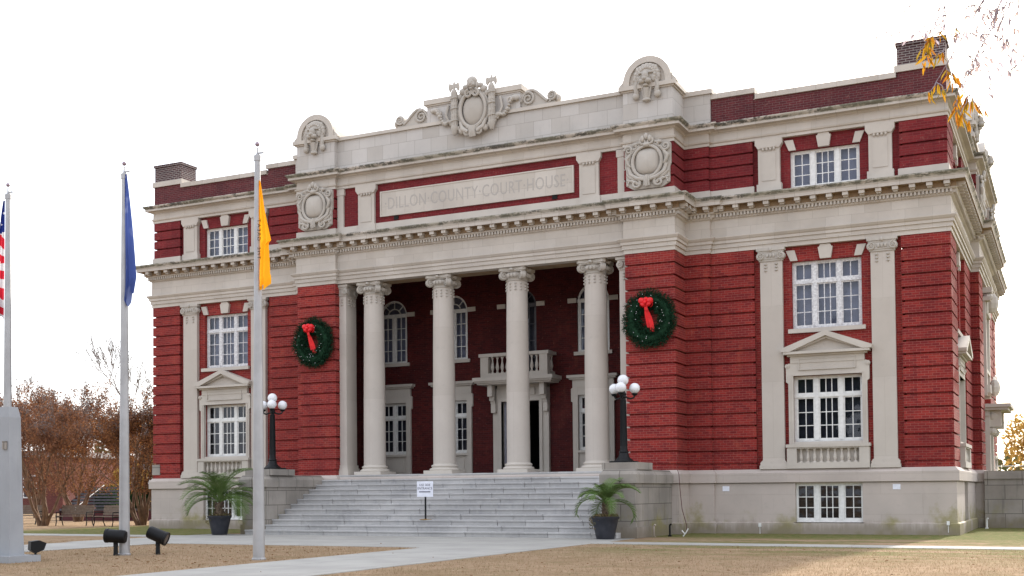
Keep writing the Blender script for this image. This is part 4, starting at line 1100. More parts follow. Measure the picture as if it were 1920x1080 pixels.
# ================================================================== things around the building
# --- wreaths
def wreath(x,z,label,seed,rw=.645,rt=.325):
    random.seed(seed); b=MB()
    o=None; t=empty('christmas_wreath',(x,-1.36,z)); tag(t,label,'wreath','evergreen wreaths on the brick piers')
    pts=[(math.cos(2*PI*i/40)*rw,-.14,math.sin(2*PI*i/40)*rw*1.06) for i in range(41)]
    b.tube(pts,.14,10,False)
    for i in range(11000):
        a=random.uniform(0,2*PI); f=random.uniform(0,2*PI); rr=rt*random.uniform(.30,1.0)*(1+.10*math.sin(7*a+seed)+.05*math.sin(17*a))
        c=math.cos(f)*rr; d=math.sin(f)*rr*.9
        if d>.16: d*=.4
        R0=rw+c; p=Vector((math.cos(a)*R0,-.16+d*-.8,math.sin(a)*R0*1.06))
        dr=Vector((random.gauss(0,1),random.gauss(-.5,.7),random.gauss(0,1)))+Vector((math.cos(a),0,math.sin(a)))*math.cos(f)*1.3
        dr.normalize(); s=dr.cross(Vector((random.gauss(0,1),random.gauss(0,1),random.gauss(0,1)))).normalized()*.011
        L=random.uniform(.05,.10)
        b.quad(tuple(p-s),tuple(p+s),tuple(p+dr*L+s*.4),tuple(p+dr*L-s*.4))
    b.build('wreath_greenery',M['needle'],t)
    r=MB()
    zb=.50
    def loop(cx,cz,ang,L,W):
        n=12; c,s=math.cos(ang),math.sin(ang); bb=len(r.v)
        for i in range(n+1):
            q=2*PI*i/n; lx=L*(1-math.cos(q))/2; lz=W*math.sin(q)*(.4+.6*lx/L)
            for y in(-.36-.03*math.sin(q),-.48): r.v.append((cx+c*lx-s*lz,y-.03*math.cos(q),cz+s*lx+c*lz))
        for i in range(n): k=bb+2*i; r.f.append((k,k+1,k+3,k+2))
    for a_ in(.35,PI-.35,-.45,PI+.45): loop(-.04,zb,a_,.22,.12)
    for dx,dz,rx,rz in((.13,.05,.12,.10),(-.13,.06,.12,.10),(.09,-.06,.10,.07),(-.09,-.06,.10,.07),(0,.10,.09,.07)): r.ball((-.04+dx,-.46,zb+dz),(rx,.085,rz),10,7,Matrix.Rotation(.5*(1 if dx<0 else -1),3,'Y'))
    r.ball((-.04,-.53,zb),(.055,.05,.06),8,6)
    for dx,L,tw in((-.022,.78,.25),(.018,.92,-.2)):
        n=12; bb=len(r.v)
        for i in range(n+1):
            q=i/n; xx=-.04+dx*q*3+.10*q+.03*math.sin(q*5+tw*9); zz=zb-L*q; w=.055+.02*q; an=.5*math.sin(q*4+tw*10)
            for e in(-1,1): r.v.append((xx+e*w*math.cos(an),-.45+.20*q*(1 if .3<q else .3)+e*w*math.sin(an)*.6,zz))
        for i in range(n): k=bb+2*i; r.f.append((k,k+1,k+3,k+2))
    rb=r.build('ribbon_bow',M['ribbon'],t); rb.location=(0,.02,0)
    sp=MB()
    for i in range(26):
        a=random.uniform(0,2*PI); rr=rw+random.uniform(-.2,.2); sp.ball((math.cos(a)*rr,-.42+abs(rr-rw)*.5,math.sin(a)*rr*1.06),.011,5,3)
    sp.build('wreath_lights',M['globe'],t)
wreath(-6.43,6.97,'dark green wreath with red bow on the brick pier left of the columns',4,.585,.305)
wreath(6.44,6.92,'dark green wreath with red bow on the brick pier right of the columns',9,.60,.31)

# --- globe lamps on the stair cheeks
def lamp(x,label,angs,yaw=-27.5):
    t=empty('street_lamp',(x,-4.18,2.24)); tag(t,label,'lamp','globe lamps on the stair pedestals')
    b=MB(); b.box(-.36,.36,-.30,.30,0,.05); b.lathe(0,0,[(.30,.05),(.27,.09),(.20,.14),(.16,.20),(.135,.30),(.15,.33),(.12,.37)],20); b.build('lamp_base',M['black'],t,smooth=True)
    b=MB(); b.lathe(0,0,[(.12,.36),(.105,.5),(.085,1.2),(.075,1.95),(.10,1.98),(.085,2.03),(.10,2.08),(.06,2.14),(.05,2.25),(.07,2.28),(.03,2.32)],18)
    for k in range(12):
        a=2*PI*k/12; b.tube([(math.cos(a)*.104,math.sin(a)*.104,.5),(math.cos(a)*.078,math.sin(a)*.078,1.9)],.012,5)
    b.build('lamp_post',M['black'],t,smooth=True)
    for a in angs:
        a=R(a+27.5); c,s=math.cos(a),math.sin(a)
        b=MB(); b.tube([(c*q,s*q,z) for q,z in((.04,2.02),(.14,1.96),(.24,1.94),(.33,1.97),(.36,2.04))],.028,7)
        b.lathe(c*.36,s*.36,[(.02,2.02),(.075,2.05),(.10,2.085),(.09,2.10)],12); arm=b.build('lamp_arm',M['black'],t,smooth=True)
        b=MB(); b.ball((c*.36,s*.36,2.255),.162,20,12); b.build('globe',M['globe'],arm,smooth=True)
    b=MB(); b.ball((0,0,2.50),.167,20,12); b.lathe(0,0,[(.09,2.31),(.10,2.34)],12) if 0 else None
    b.build('globe',M['globe'],t,smooth=True)
    b=MB(); b.lathe(0,0,[(.05,2.28),(.10,2.32),(.09,2.35)],14); b.build('globe_holder',M['black'],t)
lamp(6.42,'black iron lamp with white globes beside the right hand wreath pier',(8,128,250))
lamp(-6.40,'black iron lamp with white globes behind the yellow flag pole',(20,160,275))

# --- planters with palms
def planter(x,y,label,seed):
    t=empty('planter',(x,y,0)); tag(t,label,'planter','large dark planters at the foot of the steps')
    b=MB(); b.lathe(0,0,[(.24,0),(.26,.02),(.30,.22),(.345,.42),(.375,.56),(.41,.60),(.415,.655),(.385,.665),(.365,.60),(.34,.58)],28); b.build('pot',M['pot'],t,smooth=True)
    random.seed(seed); b=MB(); b.lathe(0,0,[(.36,.55),(.2,.60),(.05,.62)],20); b.build('potting_soil',M['soil'],t)
    b=MB()
    for i in range(420):
        a=random.uniform(0,2*PI); r=random.uniform(.1,.40); over=max(0,r-.33); side=(math.cos(a)<-.2)
        z=.64+random.uniform(-.02,.09)-over*(4 if side else .6)*random.random()
        if side and random.random()<.35: r=.43+random.uniform(0,.05); z=random.uniform(.30,.66)
        p=Vector((math.cos(a)*r,math.sin(a)*r,z)); u=Vector((random.gauss(0,1),random.gauss(0,1),random.gauss(0,.6))).normalized()*.04; w=u.orthogonal().normalized()*.016
        b.quad(tuple(p-u),tuple(p+w),tuple(p+u),tuple(p-w))
    b.build('trailing_plants',M['weed'],t)
planter(-7.28,-6.05,'dark planter at the left end of the steps',21)
planter(6.45,-6.0,'dark planter with trailing weeds at the right end of the steps',22)
def palm(x,y,z,label,seed,nf,L0,th,tr,spread=1.0,lean=0):
    random.seed(seed); t=empty('potted_palm',(x,y,z)); tag(t,label,'palm','feather palms growing in the planters')
    b=MB(); n=9; b.tube([(lean*i/n*th,0,th*i/n) for i in range(n+1)],[tr*(1.25-.45*i/n) for i in range(n+1)],10)
    for i in range(46):
        a=random.uniform(0,2*PI); zz=random.uniform(.02,th); r=tr*(1.2-.4*zz/th)
        b.tube([(math.cos(a)*r*.8+lean*zz,math.sin(a)*r*.8,zz),(math.cos(a)*(r+.05)+lean*zz,math.sin(a)*(r+.05),zz+.07),(math.cos(a)*(r+.07)+lean*zz,math.sin(a)*(r+.07),zz+.12)],[.022,.016,.006],5)
    b.build('trunk',M['palmtrunk'],t)
    b=MB()
    for i in range(nf):
        a=2*PI*i*.381966+random.uniform(-.2,.2); el=R(random.uniform(22,82)) if i>3 else R(80); L=L0*random.uniform(.8,1.1)
        pts=[]; p=Vector((lean*th,0,th)); e=el; m=14
        for k in range(m+1):
            pts.append(p.copy()); st=L/m; p=p+Vector((math.cos(a)*math.cos(e),math.sin(a)*math.cos(e),math.sin(e)))*st; e-=R((4.6+5.6*(k/m))*(.55+.45*spread)+(3.0*spread if el<R(50) else .6))
        b.tube(pts,[.015*(1-.8*k/m)+.003 for k in range(m+1)],5)
        for k in range(3*m):
            q=.16+.84*k/(3*m); f=q*m; j=min(int(f),m-1); c=pts[j].lerp(pts[j+1],f-j); d=(pts[j+1]-pts[j]).normalized()
            side=d.cross(Vector((0,0,1))).normalized(); upv=side.cross(d).normalized(); ll=.34*L*(.35+.65*math.sin(PI*min(1,q*.95+.08)))*random.uniform(.85,1.1)
            for s in(-1,1):
                dv=(side*s*.75+d*.75+upv*.42).normalized(); droop=Vector((0,0,-.35*ll))
                w=d*.0085; mid=c+dv*ll*.55+droop*.12; tip=c+dv*ll+droop
                b.quad(tuple(c-w),tuple(c+w),tuple(mid+w*.9),tuple(mid-w*.9)); b.quad(tuple(mid-w*.9),tuple(mid+w*.9),tuple(tip))
    b.build('frond_crown',M['frond'],t)
palm(-7.28,-6.05,.6,'full green feather palm in the left hand planter',31,28,1.72,.50,.11,.62)
palm(6.45,-6.0,.6,'sparse arching palm in the right hand planter',33,17,1.18,.42,.05,1.1,.10)

# --- sign on the steps
k_=5; t=empty('direction_sign',(-.13,SY+2*TR+.16,3*RH)); tag(t,'small white use side entrance sign on the front steps','sign')
b=MB(); b.box(-.022,.022,-.022,.022,0,.75); b.build('sign_post',M['black'],t)
b=MB(); b.lathe(0,0,[(.20,0),(.20,.014),(.04,.025)],20); b.build('sign_foot',M['rust'],t)
b=MB(); b.box(-.29,.29,-.035,-.018,.74,1.24); pn=b.build('sign_panel',M['sign'],t)
b=MB(); b.box(-.21,.20,-.040,-.034,.885,.915); b.build('arrow_line',M['ink'],pn)
for tx,z in(('USE SIDE',1.12),('ENTRANCE',1.01)):
    me=text_mesh(tx,.105,.001); 
    for v in me.vertices: v.co=Vector((v.co.x,-.0375-v.co.z,v.co.y+z))
    me.materials.clear(); me.materials.append(M['ink']); o=bpy.data.objects.new('sign_lettering',me); col.objects.link(o); o.parent=pn
b=MB(); b.box(-.20,.06,-.002,.002,-.155,0); 
# --- flagpoles
def pole(x,y,h,label,lean=0):
    t=empty('flagpole',(x,y,0)); tag(t,label,'flagpole','silver flagpoles on the lawn')
    b=MB(); n=10; b.lathe(0,0,[(.125-.065*(i/n)**1.1,h*i/n) for i in range(n+1)],20); b.build('pole_shaft',M['alu'],t,smooth=True)
    b=MB(); b.lathe(0,0,[(.15,0),(.15,.03),(.13,.05)],20); b.build('pole_collar',M['alu'],t)
    b=MB(); b.lathe(0,0,[(.075,h-.13),(.08,h-.02),(.06,h),(.025,h+.03),(.018,h+.12),(.018,h+.16)],14); b.box(.02,.16,-.02,.02,h+.02,h+.05); b.build('truck',M['alu'],t)
    b=MB(); b.ball((0,0,h+.23),.052,12,8); b.build('finial_ball',M['ball'],t,smooth=True)
    b=MB(); b.tube([(.085,-.05,1.1),(.07,-.04,h*.5),(.075,-.02,h-.05)],.0045,4); b.box(.11,.15,-.03,.03,1.05,1.2) if 0 else None; b.build('halyard',M['alu'],t)
pole(-.94,-17.9,8.83,'silver flagpole with the blue flag behind the floodlights')
pole(3.25,-18.5,8.55,'silver flagpole with the yellow flag in front of the left lamp')
pole(-5.28,-17.3,9.0,'silver flagpole with the striped flag rising behind the grey monument')
def drape(name,x,y,z0,z1,wf,folds,mat,label,depth=.10,seed=1,bot=.35,sgn=1):
    """limp flag hanging beside its pole; wf(t) = half spread at height t (0 top .. 1 bottom)"""
    random.seed(seed); b=MB(); n=46; m=40
    for j in range(m+1):
        t=j/m
        for i in range(n+1):
            u=i/n; W=wf(t)
            zb=z1+(bot*abs(math.sin(u*folds*1.3+seed))*(.25+.75*u))
            z=z0+(zb-z0)*t; ph=u*folds*PI+.7*math.sin(t*3+seed)
            b.v.append((sgn*(W*(u**.9)+ .03*math.sin(ph)*t),depth*(.25+.75*t)*math.sin(ph)*(.35+.65*u)-.02*t,z+.02*math.sin(u*9+t*4)))
    for j in range(m):
        for i in range(n): k=j*(n+1)+i; b.f.append((k,k+1,k+n+2,k+n+1))
    o=b.build(name,mat,None,(x,y,0),smooth=True); tag(o,label,'flag'); return o
def cloth(name,fn):
    m=bpy.data.materials.new(name); m.use_nodes=True; nt=m.node_tree
    for n in list(nt.nodes): nt.nodes.remove(n)
    out=nd(nt,'ShaderNodeOutputMaterial'); d=nd(nt,'ShaderNodeBsdfDiffuse'); t=nd(nt,'ShaderNodeBsdfTranslucent'); mx=nd(nt,'ShaderNodeMixShader'); mx.inputs[0].default_value=.38
    c=fn(nt,objco(nt)); nt.links.new(c,d.inputs[0]); nt.links.new(c,t.inputs[0]); nt.links.new(d.outputs[0],mx.inputs[1]); nt.links.new(t.outputs[0],mx.inputs[2]); nt.links.new(mx.outputs[0],out.inputs[0]); return m
def blue_fn(nt,co): 
    s=nd(nt,'ShaderNodeSeparateXYZ'); nt.links.new(co,s.inputs[0]); n=noise_(nt,scalev(nt,co,(1,1,.5)),3,2)
    return mixc(nt,math_(nt,'MULTIPLY',ramp(nt,n,.56,.66),.6),(.075,.115,.34),(.26,.31,.52))
def yel_fn(nt,co): return mixc(nt,noise_(nt,co,2,2),(.85,.36,.012),(.90,.46,.03))
def us_fn(nt,co):
    s=nd(nt,'ShaderNodeSeparateXYZ'); nt.links.new(co,s.inputs[0])
    w=math_(nt,'SINE',math_(nt,'ADD',math_(nt,'MULTIPLY',s.outputs[2],14.0),math_(nt,'ADD',math_(nt,'MULTIPLY',s.outputs[0],9.0),math_(nt,'MULTIPLY',noise_(nt,co,1.1,2),11.0))))
    c=mixc(nt,math_(nt,'GREATER_THAN',w,0),(.62,.60,.62),(.55,.03,.05))
    v=nd(nt,'ShaderNodeTexVoronoi'); v.inputs['Scale'].default_value=7; nt.links.new(co,v.inputs['Vector'])
    st=math_(nt,'LESS_THAN',v.outputs['Distance'],.25)
    ca=mixc(nt,st,(.02,.035,.19),(.6,.6,.65))
    return mixc(nt,math_(nt,'GREATER_THAN',math_(nt,'ADD',s.outputs[2],math_(nt,'MULTIPLY',s.outputs[0],-.3)),8.05),c,ca)
M['blueflag']=cloth('blue_flag_cloth',blue_fn); M['yellowflag']=cloth('yellow_flag_cloth',yel_fn); M['usflag']=cloth('striped_flag_cloth',us_fn)
drape('blue_flag',-.90,-17.93,8.78,5.72,lambda t:.04+.25*min(1,t*1.15)**.8*(1 if t<.86 else 1-(t-.86)*2.6),4.5,M['blueflag'],'limp blue flag hanging from the middle pole',seed=2,bot=.30)
yf=drape('yellow_flag',3.31,-18.53,7.98,5.66,lambda t:.03+.27*min(1,t*1.7)*(1 if t<.60 else (.74 if t<.92 else .82)),4,M['yellowflag'],'limp yellow flag with black lettering in front of the courthouse',seed=5,bot=.18)
drape('striped_flag',-5.36,-17.33,8.82,5.75,lambda t:.03+.34*min(1,t*1.3)**.8,4,M['usflag'],'limp red white and blue striped flag at the left edge',seed=7,bot=.4,sgn=-1)
me=text_mesh('THE  GREAT',.135,.001,1.25)
for v in me.vertices: v.co=Vector((.075+v.co.y*.9,-.115-.02*0,6.72+v.co.x*.95))
me.materials.clear(); me.materials.append(M['ink']); o=bpy.data.objects.new('flag_lettering',me); col.objects.link(o); o.parent=yf
# --- monument at the left edge
t=empty('stone_monument',(-1.8,-21.0,0)); tag(t,'grey concrete monument shaft standing at the left edge','monument')
M['mon']=stone_mat('grey_monument_granite',(.36,.37,.385),(.30,.31,.325),stain=.3,rough=.8,algae=False)
b=MB(); b.box(-1.6,.92,-.42,.46,0,.14); b.build('monument_base',M['mon'],t)
b=MB(); b.frustum(-.10,.0,.14,.62,.82,.20,.80,.19); b.frustum(-.10,0,.62,3.02,.80,.19,.745,.165); b.frustum(-.10,0,3.02,3.24,.745,.165,.70,.13); b.build('monument_shaft',M['mon'],t)
b=MB(); b.box(.50,.62,-.205,-.18,2.35,2.52); b.build('plaque',M['cheek'],t)
# --- floodlights
def flood(x,y,rz,label,big=True,tilt=20):
    t=empty('floodlight',(x,y,0),R(rz)); tag(t,label,'floodlight','black floodlights on the lawn')
    if big:
        b=MB(); b.lathe(0,0,[(.06,0),(.055,.03),(.045,.25)],12); b.box(-.05,.05,-.02,.02,.2,.3); b.build('stem',M['black'],t)
        c,s=math.cos(R(tilt)),math.sin(R(tilt)); h=MB(); pr=[(-.25,.06),(-.24,.13),(-.20,.148),(.17,.155),(.18,.165),(.235,.165),(.235,.12)]
        n=22; bb=len(h.v)
        for a,r in pr:
            for i in range(n):
                q=2*PI*i/n; lx=a; ly=math.cos(q)*r; lz=math.sin(q)*r; h.v.append((lx*c-lz*s,ly,.44+lx*s+lz*c))
        for j in range(len(pr)-1):
            for i in range(n): k=(i+1)%n; h.f.append((bb+j*n+i,bb+j*n+k,bb+(j+1)*n+k,bb+(j+1)*n+i))
        h.f.append(tuple(bb+i for i in range(n))); h.build('lamp_housing',M['black'],t,smooth=True)
        l=MB(); l.v=[((.225*c-math.sin(2*PI*i/n)*.14*s),math.cos(2*PI*i/n)*.14,.44+.225*s+math.sin(2*PI*i/n)*.14*c) for i in range(n)]; l.f=[tuple(range(n))]; l.build('lens',M['lens'],t)
    else:
        b=MB(); b.tube([(0,0,0),(0,0,.2)],.025,8); b.build('stem',M['black'],t)
        b=MB(); b.prism([(-.13,.24),(-.02,.17),(.15,.24),(.20,.38),(.06,.44),(-.12,.42)],-.12,.12); b.build('lamp_housing',M['black'],t)
        b=MB(); b.quad((.155,-.10,.25),(.155,.10,.25),(.203,.10,.37),(.203,-.10,.37)); b.build('lens',M['lens'],t)
flood(-1.02,-18.1,-160,'black drum floodlight partly hidden behind the blue flag pole',tilt=4)
flood(-.38,-17.4,20,'black drum floodlight right of the blue flag pole',tilt=-22)
flood(-1.02,-20.55,60,'small square floodlight beside the monument base',False)
# --- benches
def bench(x,y,rz,label):
    t=empty('park_bench',(x,y,0),R(rz)); tag(t,label,'bench','wooden benches under the trees')
    b=MB(); 
    for k in range(4): b.box(-.85,.85,-.22+.12*k,-.12+.12*k,.42,.46)
    b.build('seat',M['wood'],t)
    b=MB()
    for k in range(4): b.box(-.85,.85,.25+.02*k,.28+.02*k,.50+.11*k,.60+.11*k)
    b.build('backrest',M['wood'],t)
    for s in(-1,1):
        b=MB(); b.tube([(s*.8,-.25,0),(s*.8,-.2,.2),(s*.8,-.22,.42),(s*.8,-.2,.62),(s*.8,.25,.62)],.025,6); b.tube([(s*.8,.32,0),(s*.8,.22,.25),(s*.8,.27,.5),(s*.8,.36,.95)],.025,6); b.tube([(s*.8,-.22,.40),(s*.8,.26,.40)],.02,6); b.build('leg',M['black'],t)
bench(-22.1,2.55,10,'weathered wooden bench between the two left tree trunks')
bench(-19.4,1.8,-18,'wooden bench behind the blue flag pole')
bench(-26.5,3.8,10,'wooden bench beside the grey monument edge')
bench(-18.2,4.6,70,'dark bench between the reddish tree and the courthouse corner')
# --- bleachers
t=empty('bleachers',(-28.2,11.0,0),R(12)); tag(t,'dark metal bleachers with maroon side beyond the benches','bleachers')
b=MB()
for k in range(8):
    b.box(-2.6,3.6,.0+.42*k,.27+.42*k,.62+.17*k,.66+.17*k); b.box(-2.6,3.6,-.01+.42*k,.02+.42*k,.55+.17*k,.655+.17*k)
b.build('seat_planks',M['slate'],t)
b=MB(); b.v=[(-2.62,0,0),(-2.62,3.4,0),(-2.62,3.4,1.95),(-2.62,0,.62)]; b.f=[(0,1,2,3)]; b.v+=[(x+.06,y,z) for x,y,z in b.v]; b.f.append((7,6,5,4)); b.f.append((2,6,5,1)) ; b.build('side_panel',M['maroon'],t)
b=MB(); b.box(-2.6,3.6,.05,.1,.0,.55); b.build('front_panel',M['maroon'],t)
b=MB()
for x in(-2.5,0.5,3.5): b.tube([(x,3.35,0),(x,3.35,1.95)],.03,6)
b.build('support_posts',M['slate'],t)
for x0 in(-1.6,1.6):
    b=MB(); b.box(x0-.03,x0+.03,-.04,-.02,.55,.66); b.prism([(0,0)]*0 or [(x0,.66),(x0+.03,.66),(x0+.03,.70),(x0,.70)],0,.02); b.tube([(x0,-.03,.70),(x0+.0,3.0,1.98)],.022,5); b.build('aisle_rail',M['white'],t)
# --- brick building far left
M['brick_far']=brick_mat('far_red_brick',(.15,.038,.03),(.11,.028,.024),(.15,.11,.09))
t=empty('brick_house',(-52,31,0),R(14)); tag(t,'flat roofed red brick house seen through the left trees','house')
b=MB(); b.box(-13,1.2,0,9,0,4.4); b.build('wall',M['brick_far'],t)
b=MB(); b.prism([(-13.3,4.4),(1.5,4.4),(1.0,4.9),(-12.8,4.9)],-.3,9.3); b.build('roof',M['roofing'],t)
for x in(-9.5,-5.5,-1.6):
    b=MB(); b.box(x-.6,x+.6,-.06,.0,1.2,3.0); w=b.build('window',M['white'],t); b=MB(); b.box(x-.5,x+.5,-.09,-.05,1.3,2.9); b.build('pane',M['blind_dk'],w)
t=empty('pale_house',(-66,58,0),R(24)); tag(t,'pale gabled house far behind the bleachers','house')
b=MB(); b.box(-7,7,0,8,0,3.6); b.build('wall',M['white'],t)
b=MB(); b.prism([(-7.6,3.6),(7.6,3.6),(5.5,5.2),(-5.5,5.2)],-.5,8.5); b.build('roof',M['roofing'],t)
for x in(-4.5,0,4.5):
    b=MB(); b.box(x-.6,x+.6,-.06,0,1.1,2.6); b.build('window',M['blind_dk'],t)

# --- trees
def leafquad(b,p,size):
    d=Vector((random.gauss(0,1),random.gauss(0,1),random.gauss(0,1))).normalized(); s=d.orthogonal().normalized(); s.rotate(Matrix.Rotation(random.uniform(0,6.28),3,d))
    b.quad(tuple(p-d*size),tuple(p+s*size*.5),tuple(p+d*size),tuple(p-s*size*.5))
def branchy(b,p,d,L,r,depth,tips,spread=.5,up=.25,ratio=.76,kink=.16,minr=.006,kids=(2,3)):
    pts=[p.copy()]; n=4; dd=d.copy()
    for i in range(n):
        dd=(dd+Vector((random.gauss(0,kink),random.gauss(0,kink),random.gauss(0,kink)*.6+up*.12))).normalized(); p=p+dd*L/n; pts.append(p.copy())
    r1=max(minr,r*.66); b.tube(pts,[r+(r1-r)*i/n for i in range(n+1)],5 if r<.04 else 8,False)
    if depth<=1: tips+=[(q.copy(),dd.copy(),depth) for q in pts[1:]]
    elif depth==2: tips+=[(pts[-1].copy(),dd.copy(),depth),(pts[2].copy(),dd.copy(),depth)]
    if depth==0: return
    for k in range(random.randint(*kids)):
        ax=Vector((random.gauss(0,1),random.gauss(0,1),random.gauss(0,1))); ax=(ax-dd*ax.dot(dd)).normalized()
        nd_=(dd+ax*random.uniform(.35,1)*spread*1.3+Vector((0,0,up*.5))).normalized()
        start=pts[-1] if k<2 else pts[random.choice((2,3))]
        branchy(b,start.copy(),nd_,L*ratio*random.uniform(.8,1.15),r1*.82,depth-1,tips,spread,up,ratio,kink,minr,kids)
def myrtle(x,y,h,stems,leaf,label,seed,dens=4,size=.06,spread=.40,bark='bark'):
    h*=1.22; random.seed(seed); t=empty('crape_myrtle_tree',(x,y,0)); tag(t,label,'tree','multi stemmed trees left of the courthouse')
    b=MB(); tips=[]
    for i in range(stems):
        a=2*PI*i/stems+random.uniform(-.4,.4); k=random.uniform(.16,.40); d=Vector((math.cos(a)*k,math.sin(a)*k,1)).normalized()
        branchy(b,Vector((math.cos(a)*.16,math.sin(a)*.16,0)),d,h*random.uniform(.20,.27),.085,6,tips,spread,.30,.74,.13,.006,(2,2))
    b.build('trunk',M[bark],t)
    c=MB(); sc=MB()
    for p,d,dp in tips:
        if p.z<h*.19: continue
        q_=p.z/h; n_=noise.noise(p*.6+Vector((seed,0,0)))+.55*noise.noise(p*1.7+Vector((seed,5,0)))
        k=int(dens*(1.45-2.1*max(0,q_-.50))) if n_>-.18 else (1 if random.random()<.4 else 0)
        for _ in range(k):
            q=p+Vector((random.gauss(0,.17),random.gauss(0,.17),random.gauss(-.05,.17))); leafquad(c,q,size*random.uniform(.6,1.3))
        if random.random()<.16 and q_>.5:
            tt=p+Vector((random.gauss(0,.08),random.gauss(0,.08),random.uniform(.15,.5))); sc.tube([p,tt],.007,4,False)
            for _ in range(9): leafquad(sc,tt+Vector((random.gauss(0,.06),random.gauss(0,.06),random.uniform(-.12,.06))),.038)
    for p,d,dp in tips:                                   # leaves on the side shoots lower down
        if random.random()<.55:
            f=random.uniform(.35,.8); q=Vector((p.x*f,p.y*f,p.z*f*random.uniform(.8,1.1)))+Vector((random.gauss(0,.22),random.gauss(0,.22),0))
            if q.z>1.5: leafquad(c,q,size*random.uniform(.5,1.1)); leafquad(c,q+Vector((.1,.05,-.12)),size*random.uniform(.5,1.1))
    c.build('crown',leaf,t); sc.build('seed_heads',M['twig'],t)
myrtle(-23.46,2.0,6.0,7,M['leaf_rust2'],'reddish brown tree nearest the grey monument',41)
myrtle(-28.0,9.0,6.6,6,M['leaf_rust'],'leaning brown tree behind the wooden bench and left of the bleachers',42)
myrtle(-19.25,3.8,6.3,8,M['leaf_rust'],'tall orange brown tree beside the left corner of the courthouse',43)
myrtle(-32.5,13.5,7.4,6,M['leaf_rust2'],'rusty tree farther back between the other two brown trees',44,5,.075)
myrtle(-39,17,7.6,6,M['leaf_rust2'],'dull brown tree in front of the red brick house',45,5,.08)
myrtle(-47,33,8.4,5,M['leaf_rust'],'pale rusty tree in the distance behind the bleachers',46,4,.12)
myrtle(-36.5,27,6.2,5,M['leaf_rust2'],'small brown tree in the distance right of the bleachers',47,4,.10)
random.seed(52); t=empty('bare_tree',(-34.0,20.0,0)); tag(t,'tall leafless grey tree rising above the brown trees','tree')
b=MB(); tips=[]; branchy(b,Vector((0,0,0)),Vector((.05,0,1)),3.2,.19,7,tips,.46,.38,.80,.10,.013,(2,3)); b.build('trunk',M['twig'],t)
c=MB()
for p,d,dp in tips:
    if random.random()<.35: leafquad(c,p+Vector((random.gauss(0,.1),random.gauss(0,.1),0)),.05)
c.build('crown',M['leaf_wood'],t)
def bushtree(name,x,y,h,w,leaf,label,cat,seed,n=9000,size=.12,trunk=True,base=.25,group=None):
    random.seed(seed); t=empty(name,(x,y,0)); tag(t,label,cat,group)
    if trunk:
        b=MB(); tips=[]; branchy(b,Vector((0,0,0)),Vector((0,0,1)),h*.28,.02*h+.03,4,tips,.55,.3,.74,.1,.015,(2,3)); b.build('trunk',M['twig'],t)
    c=MB(); blobs=[]
    for i in range(16):
        a=random.uniform(0,2*PI); r=w*random.uniform(.1,.62); z=h*(base+(1-base)*random.random()**.8*.82); rr=w*random.uniform(.28,.46)*(1-.35*z/h)
        blobs.append((Vector((math.cos(a)*r*(1-.3*z/h),math.sin(a)*r,z)),rr))
    k=0
    while k<n:
        ce,rr=random.choice(blobs); d=Vector((random.gauss(0,1),random.gauss(0,1),random.gauss(0,.8))).normalized(); p=ce+d*rr*random.uniform(.55,1.08)
        if p.z<.05 or noise.noise(p*1.1+Vector((seed,3,0)))<-.22: k+=1; continue
        leafquad(c,p,size*random.uniform(.6,1.25)); k+=1
    c.build('crown',leaf,t)
bushtree('evergreen_shrub',-31.5,15.0,2.2,1.6,M['leaf_green'],'rounded dark green shrub behind the left bench','shrub',61,5000,.09,False,.05)
bushtree('evergreen_shrub',-26.5,12.0,1.9,1.3,M['leaf_green'],'dark green shrub beside the courthouse corner beyond the bleachers','shrub',62,5000,.10,False,.05)
bushtree('evergreen_shrub',-38.0,24.0,3.4,2.2,M['leaf_gold'],'yellow green tree showing above the bleachers','shrub',63,5000,.11,False,.1)
bushtree('golden_tree',17.4,44,8.4,4.2,M['leaf_gold'],'golden leaved tree behind the wall at the right edge','tree',71,5200,.15,True,.12,'autumn trees behind the retaining wall')
bushtree('golden_tree',20.5,52,8.0,4.5,M['leaf_gold'],'second golden tree farther off at the right edge','tree',72,9000,.18,True,.1,'autumn trees behind the retaining wall')
# distant belt of trees on the horizon
random.seed(80); c=MB()
for i in range(16000):
    a=random.uniform(R(88),R(180)); rr=random.uniform(95,130); x=18+math.cos(a)*rr; y=-40+math.sin(a)*rr*1.4
    hh=4.5+3.0*noise.noise(Vector((a*14,0,0)))+1.8*noise.noise(Vector((a*45,2,0)))
    if y<15: continue
    leafquad(c,Vector((x,y,random.random()**.7*hh)),.42)
tag(c.build('distant_woods',M['leaf_wood']),'far line of brownish trees on the horizon','woods',kind='stuff')

# --- retaining wall and rail at the right
t=empty('retaining_wall',(15.75,7.7,0)); tag(t,'stained grey concrete wall at the right of the courthouse','wall')
b=MB(); b.box(-.1,16,0,.35,0,1.72); b.box(-.1,16,-.04,.35,0,.38); b.build('wall_face',M['cheek'],t)
b=MB(); b.box(-.1,16,-.07,.42,1.72,2.0); b.build('wall_cap',M['cheek'],t)
t=empty('hand_rail',(16.0,8.6,2.0)); tag(t,'thin white rail along the top of the grey wall','railing')
b=MB(); b.tube([(0,0,.0),(0,0,.18),(1.3,0,.18),(1.3,0,0)],.02,6); b.tube([(1.9,1,0),(1.9,1,.16),(3,1,.16),(3,1,0)],.02,6); b.build('rail',M['white'],t)
b=MB(); b.box(15.4,40,8.0,60,0,1.7); tag(b.build('upper_terrace',M['lawn']),kind='structure')

